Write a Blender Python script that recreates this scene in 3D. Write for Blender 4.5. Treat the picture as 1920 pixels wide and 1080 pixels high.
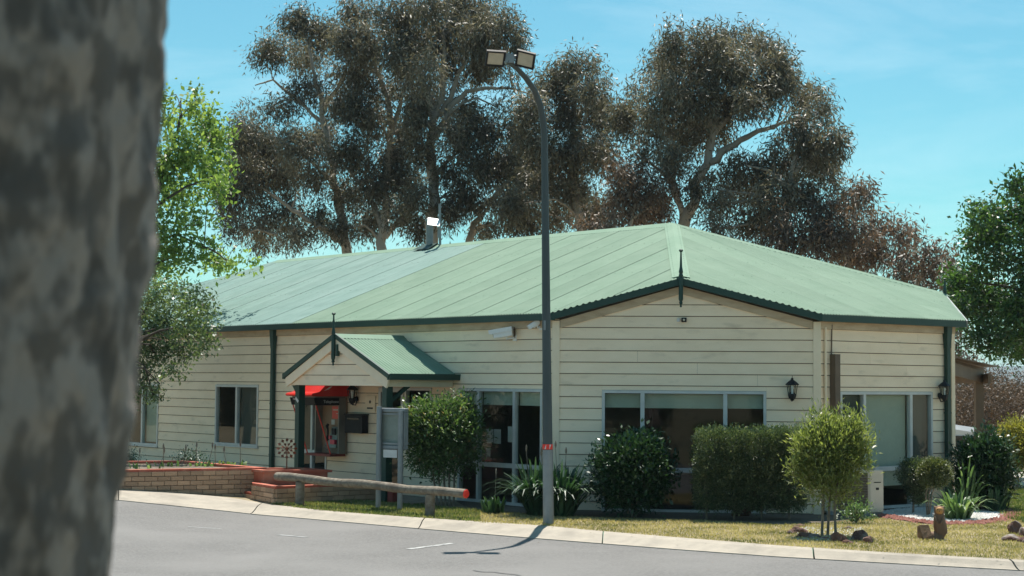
import bpy, bmesh, math, random
import numpy as np
from mathutils import Vector, Matrix, noise

# ------------------------------------------------------------------ clear
for o in list(bpy.data.objects): bpy.data.objects.remove(o)
scene = bpy.context.scene
COL = scene.collection
rad = math.radians

# ------------------------------------------------------------------ camera
F = 3194.0                       # focal length in photograph pixels (1920 wide)
CAM = Vector((0, 0, 2.23))
PITCH, ROLL = math.atan(175 / F), 0.0077
MROT = Matrix.Rotation(math.pi / 2 + PITCH, 3, 'X') @ Matrix.Rotation(ROLL, 3, 'Z')
cd = bpy.data.cameras.new('camera'); cam = bpy.data.objects.new('camera', cd); COL.objects.link(cam)
cam.matrix_world = Matrix.Translation(CAM) @ MROT.to_4x4()
cd.sensor_width = 36; cd.lens = 36 * F / 1920; cd.clip_start = .1; cd.clip_end = 9000
cd.dof.use_dof = True; cd.dof.focus_distance = 29.5; cd.dof.aperture_fstop = 6.3
scene.camera = cam
scene.render.resolution_x, scene.render.resolution_y = 1024, 576

# ------------------------------------------------------------------ light
SUN_EL = rad(68.5); SUN_AZ = math.atan2(.164, .986)      # azimuth from +Y towards +X
sdir = Vector((math.cos(SUN_EL) * math.sin(SUN_AZ), math.cos(SUN_EL) * math.cos(SUN_AZ), math.sin(SUN_EL)))
sl = bpy.data.lights.new('sun', 'SUN'); sl.energy = 3.0; sl.angle = rad(.53); sl.color = (1, .95, .87)
so = bpy.data.objects.new('sun', sl); COL.objects.link(so)
so.rotation_euler = sdir.to_track_quat('Z', 'Y').to_euler(); so.location = sdir * 200

wd = bpy.data.worlds.new('World'); scene.world = wd; wd.use_nodes = True
nt = wd.node_tree; nt.nodes.clear()
wo = nt.nodes.new('ShaderNodeOutputWorld'); bg = nt.nodes.new('ShaderNodeBackground')
sky = nt.nodes.new('ShaderNodeTexSky'); sky.sky_type = 'NISHITA'; sky.sun_disc = False
sky.sun_elevation = SUN_EL; sky.sun_rotation = SUN_AZ; sky.air_density = 1.0; sky.dust_density = .35; sky.ozone_density = 1.6
mulw = nt.nodes.new('ShaderNodeMix'); mulw.data_type = 'RGBA'; mulw.blend_type = 'MULTIPLY'; mulw.inputs[0].default_value = 1
mulw.inputs[7].default_value = (.47, .88, .82, 1)
tc = nt.nodes.new('ShaderNodeTexCoord'); mp = nt.nodes.new('ShaderNodeMapping'); mp.inputs['Scale'].default_value = (1.6, 1.6, 7)
mp.inputs['Rotation'].default_value = (.25, .3, .5)
cn = nt.nodes.new('ShaderNodeTexNoise'); cn.inputs['Scale'].default_value = 2.4; cn.inputs['Detail'].default_value = 7; cn.inputs['Roughness'].default_value = .62; cn.inputs['Distortion'].default_value = .6
cr = nt.nodes.new('ShaderNodeValToRGB'); cr.color_ramp.elements[0].position = .46; cr.color_ramp.elements[0].color = (0, 0, 0, 1)
cr.color_ramp.elements[1].position = .86; cr.color_ramp.elements[1].color = (.28, .28, .28, 1)
mixw = nt.nodes.new('ShaderNodeMix'); mixw.data_type = 'RGBA'; mixw.inputs[7].default_value = (8.5, 9.3, 9.6, 1)
L = nt.links.new
L(tc.outputs['Generated'], mp.inputs[0]); L(mp.outputs[0], cn.inputs['Vector']); L(cn.outputs['Fac'], cr.inputs[0])
L(sky.outputs[0], mulw.inputs[6]); L(mulw.outputs[2], mixw.inputs[6]); L(cr.outputs[0], mixw.inputs[0])
L(mixw.outputs[2], bg.inputs[0]); bg.inputs[1].default_value = .0555; L(bg.outputs[0], wo.inputs[0])

scene.view_settings.view_transform = 'Standard'; scene.view_settings.look = 'None'
scene.view_settings.exposure = 1.42; scene.view_settings.gamma = 1
scene.render.engine = 'CYCLES'

# ------------------------------------------------------------------ helpers: geometry of the place
def ray(x, y): return MROT @ Vector(((x - 960) / F, -(y - 540) / F, -1))
def at(x, y, Y):
    d = ray(x, y); return CAM + d * (Y / d.y)
def atz(x, y, z=0.):
    d = ray(x, y); return CAM + d * ((z - CAM.z) / d.z)
def gz(X, Y):                                   # the drive climbs gently towards the left, near the kerb only
    d = (X - .55) * .555 + (Y - 26) * .832
    s = max(0., -X - 4.4); s = min(s, 6.) * .088
    k = min(1, max(0, (d - 1.6) / 4)); a = min(1, max(0, (Y - 46) / 10)); b = min(1, max(0, (X - 11.5) / 2.5))
    return s * (1 - k * k * (3 - 2 * k)) - 1.55 * a * a * (3 - 2 * a) * b * b * (3 - 2 * b)   # and falls away behind the right end
def gnd(x, y, off=0.):
    z = off
    for _ in range(12):
        p = atz(x, y, z); z = gz(p.x, p.y) + off
    return p
AL = rad(39.3)
DU = Vector((-math.sin(AL), math.cos(AL), 0)); DV = Vector((math.cos(AL), math.sin(AL), 0))
CW = 3.1654                                     # leg of the cut-off corner
OB = Vector((2.783, 27.21, 0))
def W(u, v, z=0.): return OB + DU * u + DV * v + Vector((0, 0, z))
RNG = random.Random(7)

# ------------------------------------------------------------------ helpers: materials
def nodes(m):
    m.use_nodes = True; t = m.node_tree; t.nodes.clear()
    out = t.nodes.new('ShaderNodeOutputMaterial'); b = t.nodes.new('ShaderNodeBsdfPrincipled'); t.links.new(b.outputs[0], out.inputs[0])
    return t, b, out
MATS = {}
def mat(name, c1, c2=None, scale=6., rough=.7, bump=0., bscale=None, stretch=(1, 1, 1), metal=0., spec=.5, lo=.35, hi=.65, rand=0., c3=None, s3=1.2, detail=6, lo3=.5, hi3=.72, coat=0.):
    m = bpy.data.materials.new(name); t, b, out = nodes(m); N = t.nodes.new; K = t.links.new
    b.inputs['Roughness'].default_value = rough; b.inputs['Metallic'].default_value = metal
    b.inputs['Specular IOR Level'].default_value = spec
    if coat: b.inputs['Coat Weight'].default_value = coat
    co = N('ShaderNodeTexCoord'); ma = N('ShaderNodeMapping'); ma.inputs['Scale'].default_value = stretch; K(co.outputs['Object'], ma.inputs[0])
    c2 = c2 or tuple(x * .85 for x in c1)
    nz = N('ShaderNodeTexNoise'); nz.inputs['Scale'].default_value = scale; nz.inputs['Detail'].default_value = detail; nz.inputs['Roughness'].default_value = .62; K(ma.outputs[0], nz.inputs['Vector'])
    r = N('ShaderNodeValToRGB'); r.color_ramp.elements[0].position = lo; r.color_ramp.elements[1].position = hi
    r.color_ramp.elements[0].color = (*c1, 1); r.color_ramp.elements[1].color = (*c2, 1); K(nz.outputs['Fac'], r.inputs[0]); col = r.outputs[0]
    if c3:
        n3 = N('ShaderNodeTexNoise'); n3.inputs['Scale'].default_value = s3; n3.inputs['Detail'].default_value = 5; K(ma.outputs[0], n3.inputs['Vector'])
        r3 = N('ShaderNodeValToRGB'); r3.color_ramp.elements[0].position = lo3; r3.color_ramp.elements[1].position = hi3; K(n3.outputs['Fac'], r3.inputs[0])
        mx = N('ShaderNodeMix'); mx.data_type = 'RGBA'; K(r3.outputs[0], mx.inputs[0]); K(col, mx.inputs[6]); mx.inputs[7].default_value = (*c3, 1); col = mx.outputs[2]
    if rand:
        oi = N('ShaderNodeObjectInfo'); mr = N('ShaderNodeMapRange'); mr.inputs[3].default_value = 1 - rand; mr.inputs[4].default_value = 1 + rand; K(oi.outputs['Random'], mr.inputs[0])
        hs = N('ShaderNodeHueSaturation'); K(mr.outputs[0], hs.inputs['Value']); K(col, hs.inputs['Color']); col = hs.outputs[0]
    K(col, b.inputs['Base Color'])
    if bump:
        bn = N('ShaderNodeTexNoise'); bn.inputs['Scale'].default_value = bscale or scale * 4; bn.inputs['Detail'].default_value = 4; K(ma.outputs[0], bn.inputs['Vector'])
        bp = N('ShaderNodeBump'); bp.inputs['Strength'].default_value = bump; bp.inputs['Distance'].default_value = .02; K(bn.outputs['Fac'], bp.inputs['Height']); K(bp.outputs[0], b.inputs['Normal'])
    MATS[name] = m; return m

def leafmat(name, stops, rough=.45, trans=.3, spec=.5, tcol=None):
    m = bpy.data.materials.new(name); t, b, out = nodes(m); N = t.nodes.new; K = t.links.new
    a = N('ShaderNodeAttribute'); a.attribute_name = 'rnd'; r = N('ShaderNodeValToRGB')
    els = r.color_ramp.elements
    els[0].position, els[0].color = stops[0][0], (*stops[0][1], 1); els[1].position, els[1].color = stops[-1][0], (*stops[-1][1], 1)
    for p, c in stops[1:-1]:
        e = els.new(p); e.color = (*c, 1)
    K(a.outputs['Fac'], r.inputs[0]); K(r.outputs[0], b.inputs['Base Color'])
    b.inputs['Roughness'].default_value = rough; b.inputs['Specular IOR Level'].default_value = spec
    tr = N('ShaderNodeBsdfTranslucent'); mx = N('ShaderNodeMixShader'); mx.inputs[0].default_value = trans
    g = N('ShaderNodeMix'); g.data_type = 'RGBA'; g.blend_type = 'MULTIPLY'; g.inputs[0].default_value = 1; g.inputs[7].default_value = (*(tcol or (1.5, 1.6, .8)), 1)
    K(r.outputs[0], g.inputs[6]); K(g.outputs[2], tr.inputs[0]); K(b.outputs[0], mx.inputs[1]); K(tr.outputs[0], mx.inputs[2]); K(mx.outputs[0], out.inputs[0])
    MATS[name] = m; return m

def glassmat(name, tint=(.55, .6, .58), ior=1.5):
    m = bpy.data.materials.new(name); m.use_nodes = True; t = m.node_tree; t.nodes.clear(); N = t.nodes.new; K = t.links.new
    out = N('ShaderNodeOutputMaterial'); tr = N('ShaderNodeBsdfTransparent'); gl = N('ShaderNodeBsdfGlossy'); fr = N('ShaderNodeFresnel'); mx = N('ShaderNodeMixShader')
    tr.inputs[0].default_value = (*tint, 1); gl.inputs['Roughness'].default_value = .015; gl.inputs[0].default_value = (.95, .97, .97, 1); fr.inputs[0].default_value = ior
    co = N('ShaderNodeTexCoord'); nz = N('ShaderNodeTexNoise'); nz.inputs['Scale'].default_value = 1.6; bp = N('ShaderNodeBump'); bp.inputs['Strength'].default_value = .05; bp.inputs['Distance'].default_value = .02
    K(co.outputs['Object'], nz.inputs['Vector']); K(nz.outputs['Fac'], bp.inputs['Height']); K(bp.outputs[0], gl.inputs['Normal'])
    ge = N('ShaderNodeNewGeometry'); iv = N('ShaderNodeMath'); iv.operation = 'SUBTRACT'; iv.inputs[0].default_value = 1; K(ge.outputs['Backfacing'], iv.inputs[1])
    ml = N('ShaderNodeMath'); ml.operation = 'MULTIPLY'; K(fr.outputs[0], ml.inputs[0]); K(iv.outputs[0], ml.inputs[1])
    K(ml.outputs[0], mx.inputs[0]); K(tr.outputs[0], mx.inputs[1]); K(gl.outputs[0], mx.inputs[2]); K(mx.outputs[0], out.inputs[0])
    MATS[name] = m; return m

# ------------------------------------------------------------------ helpers: meshes
class MB:
    def __init__(s): s.v = []; s.f = []
    def add(s, vs, fs):
        n = len(s.v); s.v += [tuple(p) for p in vs]; s.f += [tuple(i + n for i in f) for f in fs]; return s
    def hexa(s, p):                               # 8 corners: bottom 0-3, top 4-7, same winding
        return s.add(p, [(3, 2, 1, 0), (4, 5, 6, 7), (0, 1, 5, 4), (1, 2, 6, 5), (2, 3, 7, 6), (3, 0, 4, 7)])
    def box(s, c, sx, sy, sz, ax=None):           # centre of base; half axes via ax=(ex,ey)
        c = Vector(c); ex, ey = ax or (Vector((1, 0, 0)), Vector((0, 1, 0))); ez = Vector((0, 0, 1))
        ex = Vector(ex) * sx / 2; ey = Vector(ey) * sy / 2
        b = [c - ex - ey, c + ex - ey, c + ex + ey, c - ex + ey]
        return s.hexa(b + [q + ez * sz for q in b])
    def bar(s, a, b, w, h, up=(0, 0, 1)):         # beam from a to b, w across, h along up
        a, b = Vector(a), Vector(b); d = (b - a).normalized(); x = d.cross(Vector(up)).normalized(); y = x.cross(d)
        x *= w / 2; y *= h / 2
        return s.hexa([a - x - y, a + x - y, b + x - y, b - x - y, a - x + y, a + x + y, b + x + y, b - x + y])
    def tube(s, pts, rs, n=8, cap=True, wob=0.):
        pts = [Vector(p) for p in pts]; k = len(pts)
        if not hasattr(rs, '__len__'): rs = [rs] * k
        prev = None; rings = []
        for i, p in enumerate(pts):
            d = (pts[min(i + 1, k - 1)] - pts[max(i - 1, 0)]).normalized()
            if prev is None:
                x = d.orthogonal().normalized()
            else:
                x = (prev - d * prev.dot(d)); x = x.normalized() if x.length > 1e-6 else d.orthogonal().normalized()
            prev = x; y = d.cross(x)
            ring = []
            for j in range(n):
                a = 2 * math.pi * j / n; r = rs[i]
                if wob: r *= 1 + wob * noise.noise((p.x * 3 + math.cos(a), p.y * 3 + math.sin(a), p.z * 1.4))
                ring.append(p + (x * math.cos(a) + y * math.sin(a)) * r)
            rings.append(ring)
        vs = [q for r in rings for q in r]; fs = []
        for i in range(k - 1):
            for j in range(n):
                fs.append((i * n + j, i * n + (j + 1) % n, (i + 1) * n + (j + 1) % n, (i + 1) * n + j))
        if cap:
            m = len(vs); vs = vs + rings[0] + rings[-1]; fs += [tuple(m + j for j in range(n - 1, -1, -1)), tuple(m + n + j for j in range(n))]
        return s.add(vs, fs)
    def lathe(s, c, prof, n=12, axis=None):       # prof: (r, h)
        c = Vector(c); ax = Vector(axis or (0, 0, 1)).normalized()
        return s.tube([c + ax * h for r, h in prof], [max(r, 1e-4) for r, h in prof], n) if False else s._lathe(c, prof, n, ax)
    def _lathe(s, c, prof, n, ax):
        x = ax.orthogonal().normalized(); y = ax.cross(x); vs = []
        for r, h in prof:
            for j in range(n):
                a = 2 * math.pi * j / n; vs.append(c + ax * h + (x * math.cos(a) + y * math.sin(a)) * max(r, 1e-4))
        k = len(prof); fs = [(i * n + j, i * n + (j + 1) % n, (i + 1) * n + (j + 1) % n, (i + 1) * n + j) for i in range(k - 1) for j in range(n)]
        fs += [tuple(range(n - 1, -1, -1)), tuple((k - 1) * n + j for j in range(n))]
        return s.add(vs, fs)
    def poly(s, pts): return s.add(pts, [tuple(range(len(pts)))])
    def build(s, name, m, parent=None, smooth=False, bevel=0.):
        me = bpy.data.meshes.new(name); me.from_pydata(s.v, [], s.f); me.update()
        if len(s.f) > 1 and len(s.f) < 400:
            bm = bmesh.new(); bm.from_mesh(me); bmesh.ops.recalc_face_normals(bm, faces=bm.faces); bm.to_mesh(me); bm.free()
        if smooth:
            me.polygons.foreach_set('use_smooth', [True] * len(me.polygons))
        return link(name, me, m, parent, bevel)
def link(name, me, m, parent=None, bevel=0.):
    o = bpy.data.objects.new(name, me); COL.objects.link(o)
    if m is not None and not me.materials: me.materials.append(MATS[m] if isinstance(m, str) else m)
    if parent is not None: setp(o, parent)
    if bevel:
        bv = o.modifiers.new('bevel', 'BEVEL'); bv.width = bevel; bv.segments = 2; bv.limit_method = 'ANGLE'
    return o
def world_of(p):
    b = Matrix.LocRotScale(p.location, p.rotation_euler, p.scale)
    return b if p.parent is None else world_of(p.parent) @ p.matrix_parent_inverse @ b
def setp(o, parent):
    o.parent = parent; o.matrix_parent_inverse = world_of(parent).inverted()
def thing(name, label, cat, loc=(0, 0, 0), group=None):
    o = bpy.data.objects.new(name, None); COL.objects.link(o); o.location = loc; o.empty_display_size = .2
    return tag(o, label, cat, group)
def tag(o, label, cat, group=None):
    o['label'] = label; o['category'] = cat
    if group: o['group'] = group
    return o
def struct(o): o['kind'] = 'structure'; return o
def stuff(o): o['kind'] = 'stuff'; return o
def V(*a): return Vector(a)

def leafmesh(name, C, D, Nn, ln, wd, rnd, m, parent=None, fold=.0):
    """kite-shaped leaves: C bases, D directions, Nn side vectors, ln lengths, wd widths (numpy)"""
    n = len(C); D = D / (np.linalg.norm(D, axis=1)[:, None] + 1e-9)
    S = np.cross(D, Nn); S /= (np.linalg.norm(S, axis=1)[:, None] + 1e-9)
    up = np.cross(S, D)
    ln = ln[:, None]; wd = wd[:, None]
    v = np.empty((n, 4, 3)); v[:, 0] = C; mid = C + D * ln * .45 + up * ln * fold
    v[:, 1] = mid + S * wd / 2; v[:, 2] = C + D * ln; v[:, 3] = mid - S * wd / 2
    me = bpy.data.meshes.new(name); me.vertices.add(4 * n); me.vertices.foreach_set('co', v.ravel().astype(np.float32))
    me.loops.add(4 * n); me.loops.foreach_set('vertex_index', np.arange(4 * n, dtype=np.int32))
    me.polygons.add(n); me.polygons.foreach_set('loop_start', np.arange(0, 4 * n, 4, dtype=np.int32)); me.polygons.foreach_set('loop_total', np.full(n, 4, dtype=np.int32))
    me.update(calc_edges=True)
    at_ = me.attributes.new('rnd', 'FLOAT', 'POINT'); at_.data.foreach_set('value', np.repeat(rnd, 4).astype(np.float32))
    o = link(name, me, m, parent); return stuff(o)
def unit(rg, n):
    a = rg.normal(size=(n, 3)); return a / np.linalg.norm(a, axis=1)[:, None]

# ------------------------------------------------------------------ materials
mat('asphalt', (.098, .094, .088), (.19, .182, .172), 26, .85, .6, 120, c3=(.19, .182, .172), s3=.45, lo3=.4, hi3=.72, lo=.3, hi=.7)
mat('concrete', (.37, .325, .26), (.30, .265, .215), 5, .85, .3, 60, c3=(.22, .195, .16), s3=1.4, lo3=.5, hi3=.75, rand=.05)
mat('earth', (.26, .21, .13), (.19, .155, .09), 3, .95, .4, 30, c3=(.32, .26, .17), s3=.5)
mat('verge_grass', (.17, .15, .085), (.12, .11, .06), 3, .95, .4, 30)
mat('soil', (.10, .08, .055), (.17, .135, .10), 12, .95, .6, 40)
mat('faint_line', (.27, .27, .26), (.17, .17, .165), 14, .8, lo=.42, hi=.62)
mat('paint_line', (.42, .42, .40), (.17, .17, .165), 14, .8, lo=.42, hi=.62)
mat('weatherboard', (.90, .73, .53), (.84, .67, .475), 1.6, .62, .12, 60, stretch=(1, 1, 3), rand=.035, c3=(.52, .41, .29), s3=2.2, lo3=.58, hi3=.95)
mat('trim', (.85, .71, .52), (.79, .645, .465), 3, .6, .1, 40, rand=.03)
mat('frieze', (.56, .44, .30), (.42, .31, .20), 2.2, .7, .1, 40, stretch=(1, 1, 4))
mat('sheathing', (.12, .09, .06), (.08, .06, .04), 8, .9)
mat('roof_light', (.18, .27, .195), (.21, .30, .22), 1.2, .75, .03, 90, rand=.05, c3=(.165, .255, .18), s3=2.2, lo3=.52, hi3=.8, stretch=(1, 1, .3), spec=.15)
mat('roof_blue', (.165, .27, .235), (.20, .30, .265), 1.0, .7, .03, 90, rand=.04, c3=(.14, .235, .205), s3=1.8, lo3=.5, hi3=.8, spec=.15)
mat('roof_under', (.05, .08, .06), None, 4, .8)
mat('green_paint', (.007, .038, .027), (.011, .048, .034), 3, .5, .05, 40)
mat('screw_head', (.16, .22, .17), None, 5, .5, metal=.3)
mat('aluminium', (.55, .56, .54), (.47, .48, .47), 4, .42, metal=.15)
mat('brown_paint', (.14, .095, .06), (.11, .075, .05), 4, .6, .1, 30)
mat('black_metal', (.012, .013, .014), (.02, .02, .021), 8, .6, spec=.25)
mat('white_paint', (.78, .78, .76), (.70, .70, .68), 3, .45)
mat('interior', (.16, .145, .125), (.12, .11, .095), 2, .9)
mat('interior_floor', (.10, .05, .035), (.07, .04, .03), 2, .6)
mat('blind', (.50, .52, .44), (.45, .47, .40), 3, .8)
mat('dark_screen', (.10, .105, .095), (.085, .09, .08), 40, .8)
mat('paper', (.62, .62, .60), (.55, .55, .53), 9, .9)
mat('galvanised', (.27, .285, .29), (.21, .225, .23), 5, .5, .08, 50, metal=.35)
mat('pole_paint', (.065, .08, .08), (.05, .064, .066), 3, .55, .06, 50, stretch=(1, 1, .3), metal=.1)
mat('lamp_glass', (.50, .45, .35), (.42, .38, .30), 8, .2)
mat('log', (.14, .11, .08), (.25, .215, .165), 14, .9, .6, 22, stretch=(1, 1, 1), c3=(.12, .095, .07), s3=3)
mat('red_reflector', (.85, .05, .03), (.7, .03, .02), 20, .3)
mat('brick', (.40, .235, .14), (.50, .33, .215), 14, .9, .5, 70, rand=.22)
mat('mortar', (.33, .23, .15), (.25, .17, .11), 18, .95, .4, 60)
mat('red_tile', (.47, .10, .05), (.36, .075, .04), 5, .55, .1, 30, c3=(.52, .22, .13), s3=3)
mat('rust', (.21, .075, .035), (.13, .045, .025), 30, .6, .2, 60, metal=.5)
mat('red_plastic', (.72, .022, .015), (.6, .018, .012), 3, .3, coat=.3)
mat('dark_red', (.20, .03, .02), (.15, .025, .02), 4, .6)
mat('booth_grey', (.22, .19, .155), (.19, .165, .135), 4, .5)
mat('booth_back', (.30, .19, .12), (.26, .16, .10), 4, .6)
mat('phone_grey', (.24, .27, .235), (.2, .23, .2), 8, .4)
mat('pink_plastic', (.65, .05, .09), (.55, .04, .08), 8, .35)
mat('orange_print', (.75, .22, .05), None, 8, .5)
mat('blue_print', (.10, .22, .5), None, 8, .5)
mat('ac_cream', (.60, .54, .43), (.54, .48, .38), 4, .5, .05, 30)
mat('ac_grille', (.13, .095, .07), (.10, .075, .055), 12, .6)
mat('rock', (.16, .075, .05), (.08, .05, .042), 7, .9, .8, 18, c3=(.34, .30, .26), s3=3.5, lo3=.52, hi3=.66, rand=.2)
mat('carved_wood', (.24, .135, .07), (.15, .085, .05), 9, .75, .5, 26, stretch=(1, 1, .35))
mat('carved_face', (.50, .26, .085), (.40, .20, .07), 10, .7, .3, 30)
mat('pebble', (.70, .68, .64), (.5, .48, .45), 20, .8, rand=.1)
mat('red_chip', (.25, .085, .06), (.36, .16, .12), 14, .9)
mat('gum_bark', (.42, .365, .30), (.27, .225, .185), 2.6, .85, .4, 12, stretch=(1, 1, .4), c3=(.42, .38, .33), s3=1.3)
mat('dark_bark', (.085, .065, .05), (.05, .04, .03), 5, .9, .5, 20, stretch=(1, 1, .3))
mat('stem_bark', (.24, .19, .14), (.15, .12, .09), 10, .85, .3, 30)
mat('near_bark', (.29, .235, .205), (.125, .102, .09), 20, .9, 1., 12, stretch=(1, 1, .6), c3=(.075, .062, .055), s3=10.0, lo3=.54, hi3=.72, lo=.42, hi=.56, detail=2)
mat('caravan_white', (.62, .63, .64), (.56, .57, .58), 3, .3)
mat('dark_glass', (.015, .017, .018), None, 3, .08)
mat('hill', (.055, .085, .06), (.04, .06, .05), .01, .95)
mat('far_concrete', (.42, .38, .32), (.36, .33, .28), 1, .9)
glassmat('glass', (.9, .93, .91))
glassmat('glass_clear', (.85, .9, .88))
leafmat('leaf_gum', [(0, (.065, .065, .045)), (.45, (.165, .15, .105)), (.8, (.26, .235, .175)), (1, (.42, .38, .31))], .48, .34, .5, (1.05, 1.05, .8))
leafmat('leaf_gum_rust', [(0, (.06, .05, .035)), (.5, (.165, .135, .10)), (.85, (.23, .175, .13)), (1, (.31, .25, .19))], .5, .3, .5, (1.3, 1.0, .7))
leafmat('leaf_bright', [(0, (.09, .145, .04)), (.5, (.18, .265, .075)), (1, (.33, .40, .13))], .45, .42, .4)
leafmat('leaf_greygreen', [(0, (.06, .095, .04)), (.5, (.12, .175, .075)), (1, (.23, .28, .14))], .4, .3, .5)
leafmat('leaf_right', [(0, (.03, .065, .02)), (.5, (.06, .125, .035)), (1, (.12, .21, .06))], .4, .35, .5)
leafmat('leaf_camellia', [(0, (.012, .035, .014)), (.6, (.03, .075, .028)), (1, (.06, .12, .05))], .38, .15, .5)
leafmat('leaf_lilly', [(0, (.03, .065, .02)), (.5, (.085, .15, .05)), (.8, (.16, .22, .09)), (1, (.26, .20, .12))], .42, .28, .5)
leafmat('leaf_hedge', [(0, (.03, .055, .025)), (.55, (.095, .135, .065)), (1, (.28, .30, .17))], .4, .2, .5)
leafmat('leaf_lime', [(0, (.10, .13, .035)), (.5, (.21, .25, .08)), (1, (.34, .36, .15))], .4, .38, .5)
leafmat('leaf_topiary', [(0, (.05, .065, .025)), (.5, (.12, .145, .055)), (1, (.26, .25, .13))], .45, .25, .4)
leafmat('leaf_yellow', [(0, (.12, .13, .03)), (.5, (.25, .24, .06)), (1, (.36, .32, .09))], .45, .4, .4)
leafmat('leaf_strap', [(0, (.015, .045, .022)), (.6, (.04, .09, .045)), (1, (.10, .17, .09))], .45, .2, .4)
leafmat('leaf_strap_light', [(0, (.05, .10, .04)), (.6, (.12, .20, .08)), (1, (.26, .33, .16))], .45, .3, .4)
leafmat('leaf_scrub', [(0, (.06, .045, .03)), (.5, (.13, .095, .065)), (.9, (.19, .13, .09)), (1, (.26, .12, .04))], .6, .2, .3, (1.2, 1., .7))
leafmat('grass', [(0, (.07, .10, .03)), (.35, (.22, .21, .08)), (.7, (.40, .33, .16)), (1, (.54, .45, .25))], .6, .3, .3)
leafmat('grass_green', [(0, (.06, .10, .03)), (.6, (.13, .17, .05)), (1, (.27, .25, .11))], .6, .3, .3)
leafmat('stalk', [(0, (.22, .19, .11)), (1, (.34, .29, .18))], .6, .2, .3)

# ------------------------------------------------------------------ ground, road, kerb
BACK = [(223, 916.6), (330, 924.5), (434, 933.5), (505, 945.6), (600, 957), (700, 965), (847, 975), (1020, 986), (1100, 994), (1280, 1009), (1460, 1023.4), (1700, 1039), (1920, 1051)]
FRONT = [(223, 938.6), (330, 949.5), (467, 963.5), (560, 972), (640, 979), (781, 991.6), (969, 1007.5), (1100, 1018), (1280, 1032), (1460, 1045), (1700, 1059), (1920, 1071)]
def resample(pts, n):
    acc = [0]
    for a, b in zip(pts, pts[1:]): acc.append(acc[-1] + (b - a).length)
    out = []
    for i in range(n):
        s = acc[-1] * i / (n - 1); k = max(j for j in range(len(acc) - 1) if acc[j] <= s + 1e-9)
        f = (s - acc[k]) / (acc[k + 1] - acc[k]); out.append(pts[k].lerp(pts[k + 1], f))
    return out
def ext(pts, dl, dr):
    a = (pts[0] - pts[2]); a.z = 0; a.normalize(); b = (pts[-1] - pts[-3]); b.z = 0; b.normalize()
    pre = [pts[0] + a * d for d in dl]; post = [pts[-1] + b * d for d in dr]
    for q in pre + post: q.z = 0
    return pre, post
bk = resample([gnd(x, y, 0) for x, y in BACK], 41); fr_ = resample([gnd(x, y, -.1) for x, y in FRONT], 41)
ext_l, ext_r = (1200, 300, 60, 20, 8, 4, 2), (2, 5, 12, 30, 80, 300, 1200)
pb, qb = ext(bk, ext_l, ext_r); pf, qf = ext(fr_, ext_l, ext_r)
bl, fl = pb + bk + qb, pf + fr_ + qf
for l_, off in ((bl, 0), (fl, -.1)):
    for p in l_: p.z = gz(p.x, p.y) + off
NA = V(.555, .832, 0)
def sheet(name, line, dists, m, sgn, off):
    mb = MB(); n = len(line)
    for d in dists:
        for p in line:
            q = p + NA * d * sgn; mb.v.append((q.x, q.y, gz(q.x, q.y) + off if d else p.z))
    for i in range(len(dists) - 1):
        for j in range(n - 1):
            f = (i * n + j, i * n + j + 1, (i + 1) * n + j + 1, (i + 1) * n + j); mb.f.append(f if sgn > 0 else f[::-1])
    return struct(mb.build(name, m, smooth=True))
sheet('ground', bl, (0, .5, 1, 1.6, 2.6, 3.6, 4.6, 5.6, 7, 12, 16, 18, 20, 22, 24, 26, 28, 30, 32, 34, 36, 40, 46, 60, 150, 500, 5000), 'earth', 1, 0)
sheet('road', fl, (0, 1, 2, 4, 6, 9, 12.5), 'asphalt', -1, -.1)
far_edge = [p + NA * -12.5 for p in fl]
for p in far_edge: p.z = gz(p.x, p.y) - .1
vg = [V(p.x, p.y, p.z) for p in far_edge]
sheet('verge', vg, (0, .3, 3, 8, 20, 60, 400, 3000), 'verge_grass', -1, 0)
# concrete kerb, cast in lengths
kerb = struct(bpy.data.objects.new('kerb', None)); COL.objects.link(kerb)
JB = [223, 491, 798, 1130, 1518, 1890]; JF = [223, 467, 781, 1128, 1524, 1908]
def at_line(line, x):                       # parameter along a line where it crosses a picture column
    best = min(range(len(line) - 1), key=lambda i: abs((px(line[i])[0] + px(line[i + 1])[0]) / 2 - x))
    return best
def px(p):
    q = MROT.transposed() @ (Vector(p) - CAM); return 960 + F * q.x / -q.z, 540 - F * q.y / -q.z
fineb, finef = resample(bk, 241), resample(fr_, 241)
def idx(line, x): return min(range(len(line)), key=lambda i: abs(px(line[i])[0] - x))
ib = [0] + [idx(fineb, x) for x in JB[1:]] + [240]; if_ = [0] + [idx(finef, x) for x in JF[1:]] + [240]
def kerb_len(b, f):
    prof = [(0, 0), (.12, .006), (.42, -.012), (.66, -.062), (.86, -.092), (1.0, -.094)]
    mb = MB(); n = len(b)
    for i in range(n):
        for t, dz in prof:
            q = b[i].lerp(f[i], t); q.z = (b[i].z * (1 - t) + (f[i].z + .1) * t) + dz + .006
            mb.v.append(tuple(q))
        for t in (1, 0):
            q = b[i].lerp(f[i], t); mb.v.append((q.x, q.y, q.z - .25))
    k = len(prof) + 2
    for i in range(n - 1):
        for j in range(k): mb.f.append((i * k + j, (i + 1) * k + j, (i + 1) * k + (j + 1) % k, i * k + (j + 1) % k))
    mb.f += [tuple(range(k)), tuple((n - 1) * k + j for j in range(k - 1, -1, -1))]
    return mb.build('kerb_length', 'concrete', kerb)
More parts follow.
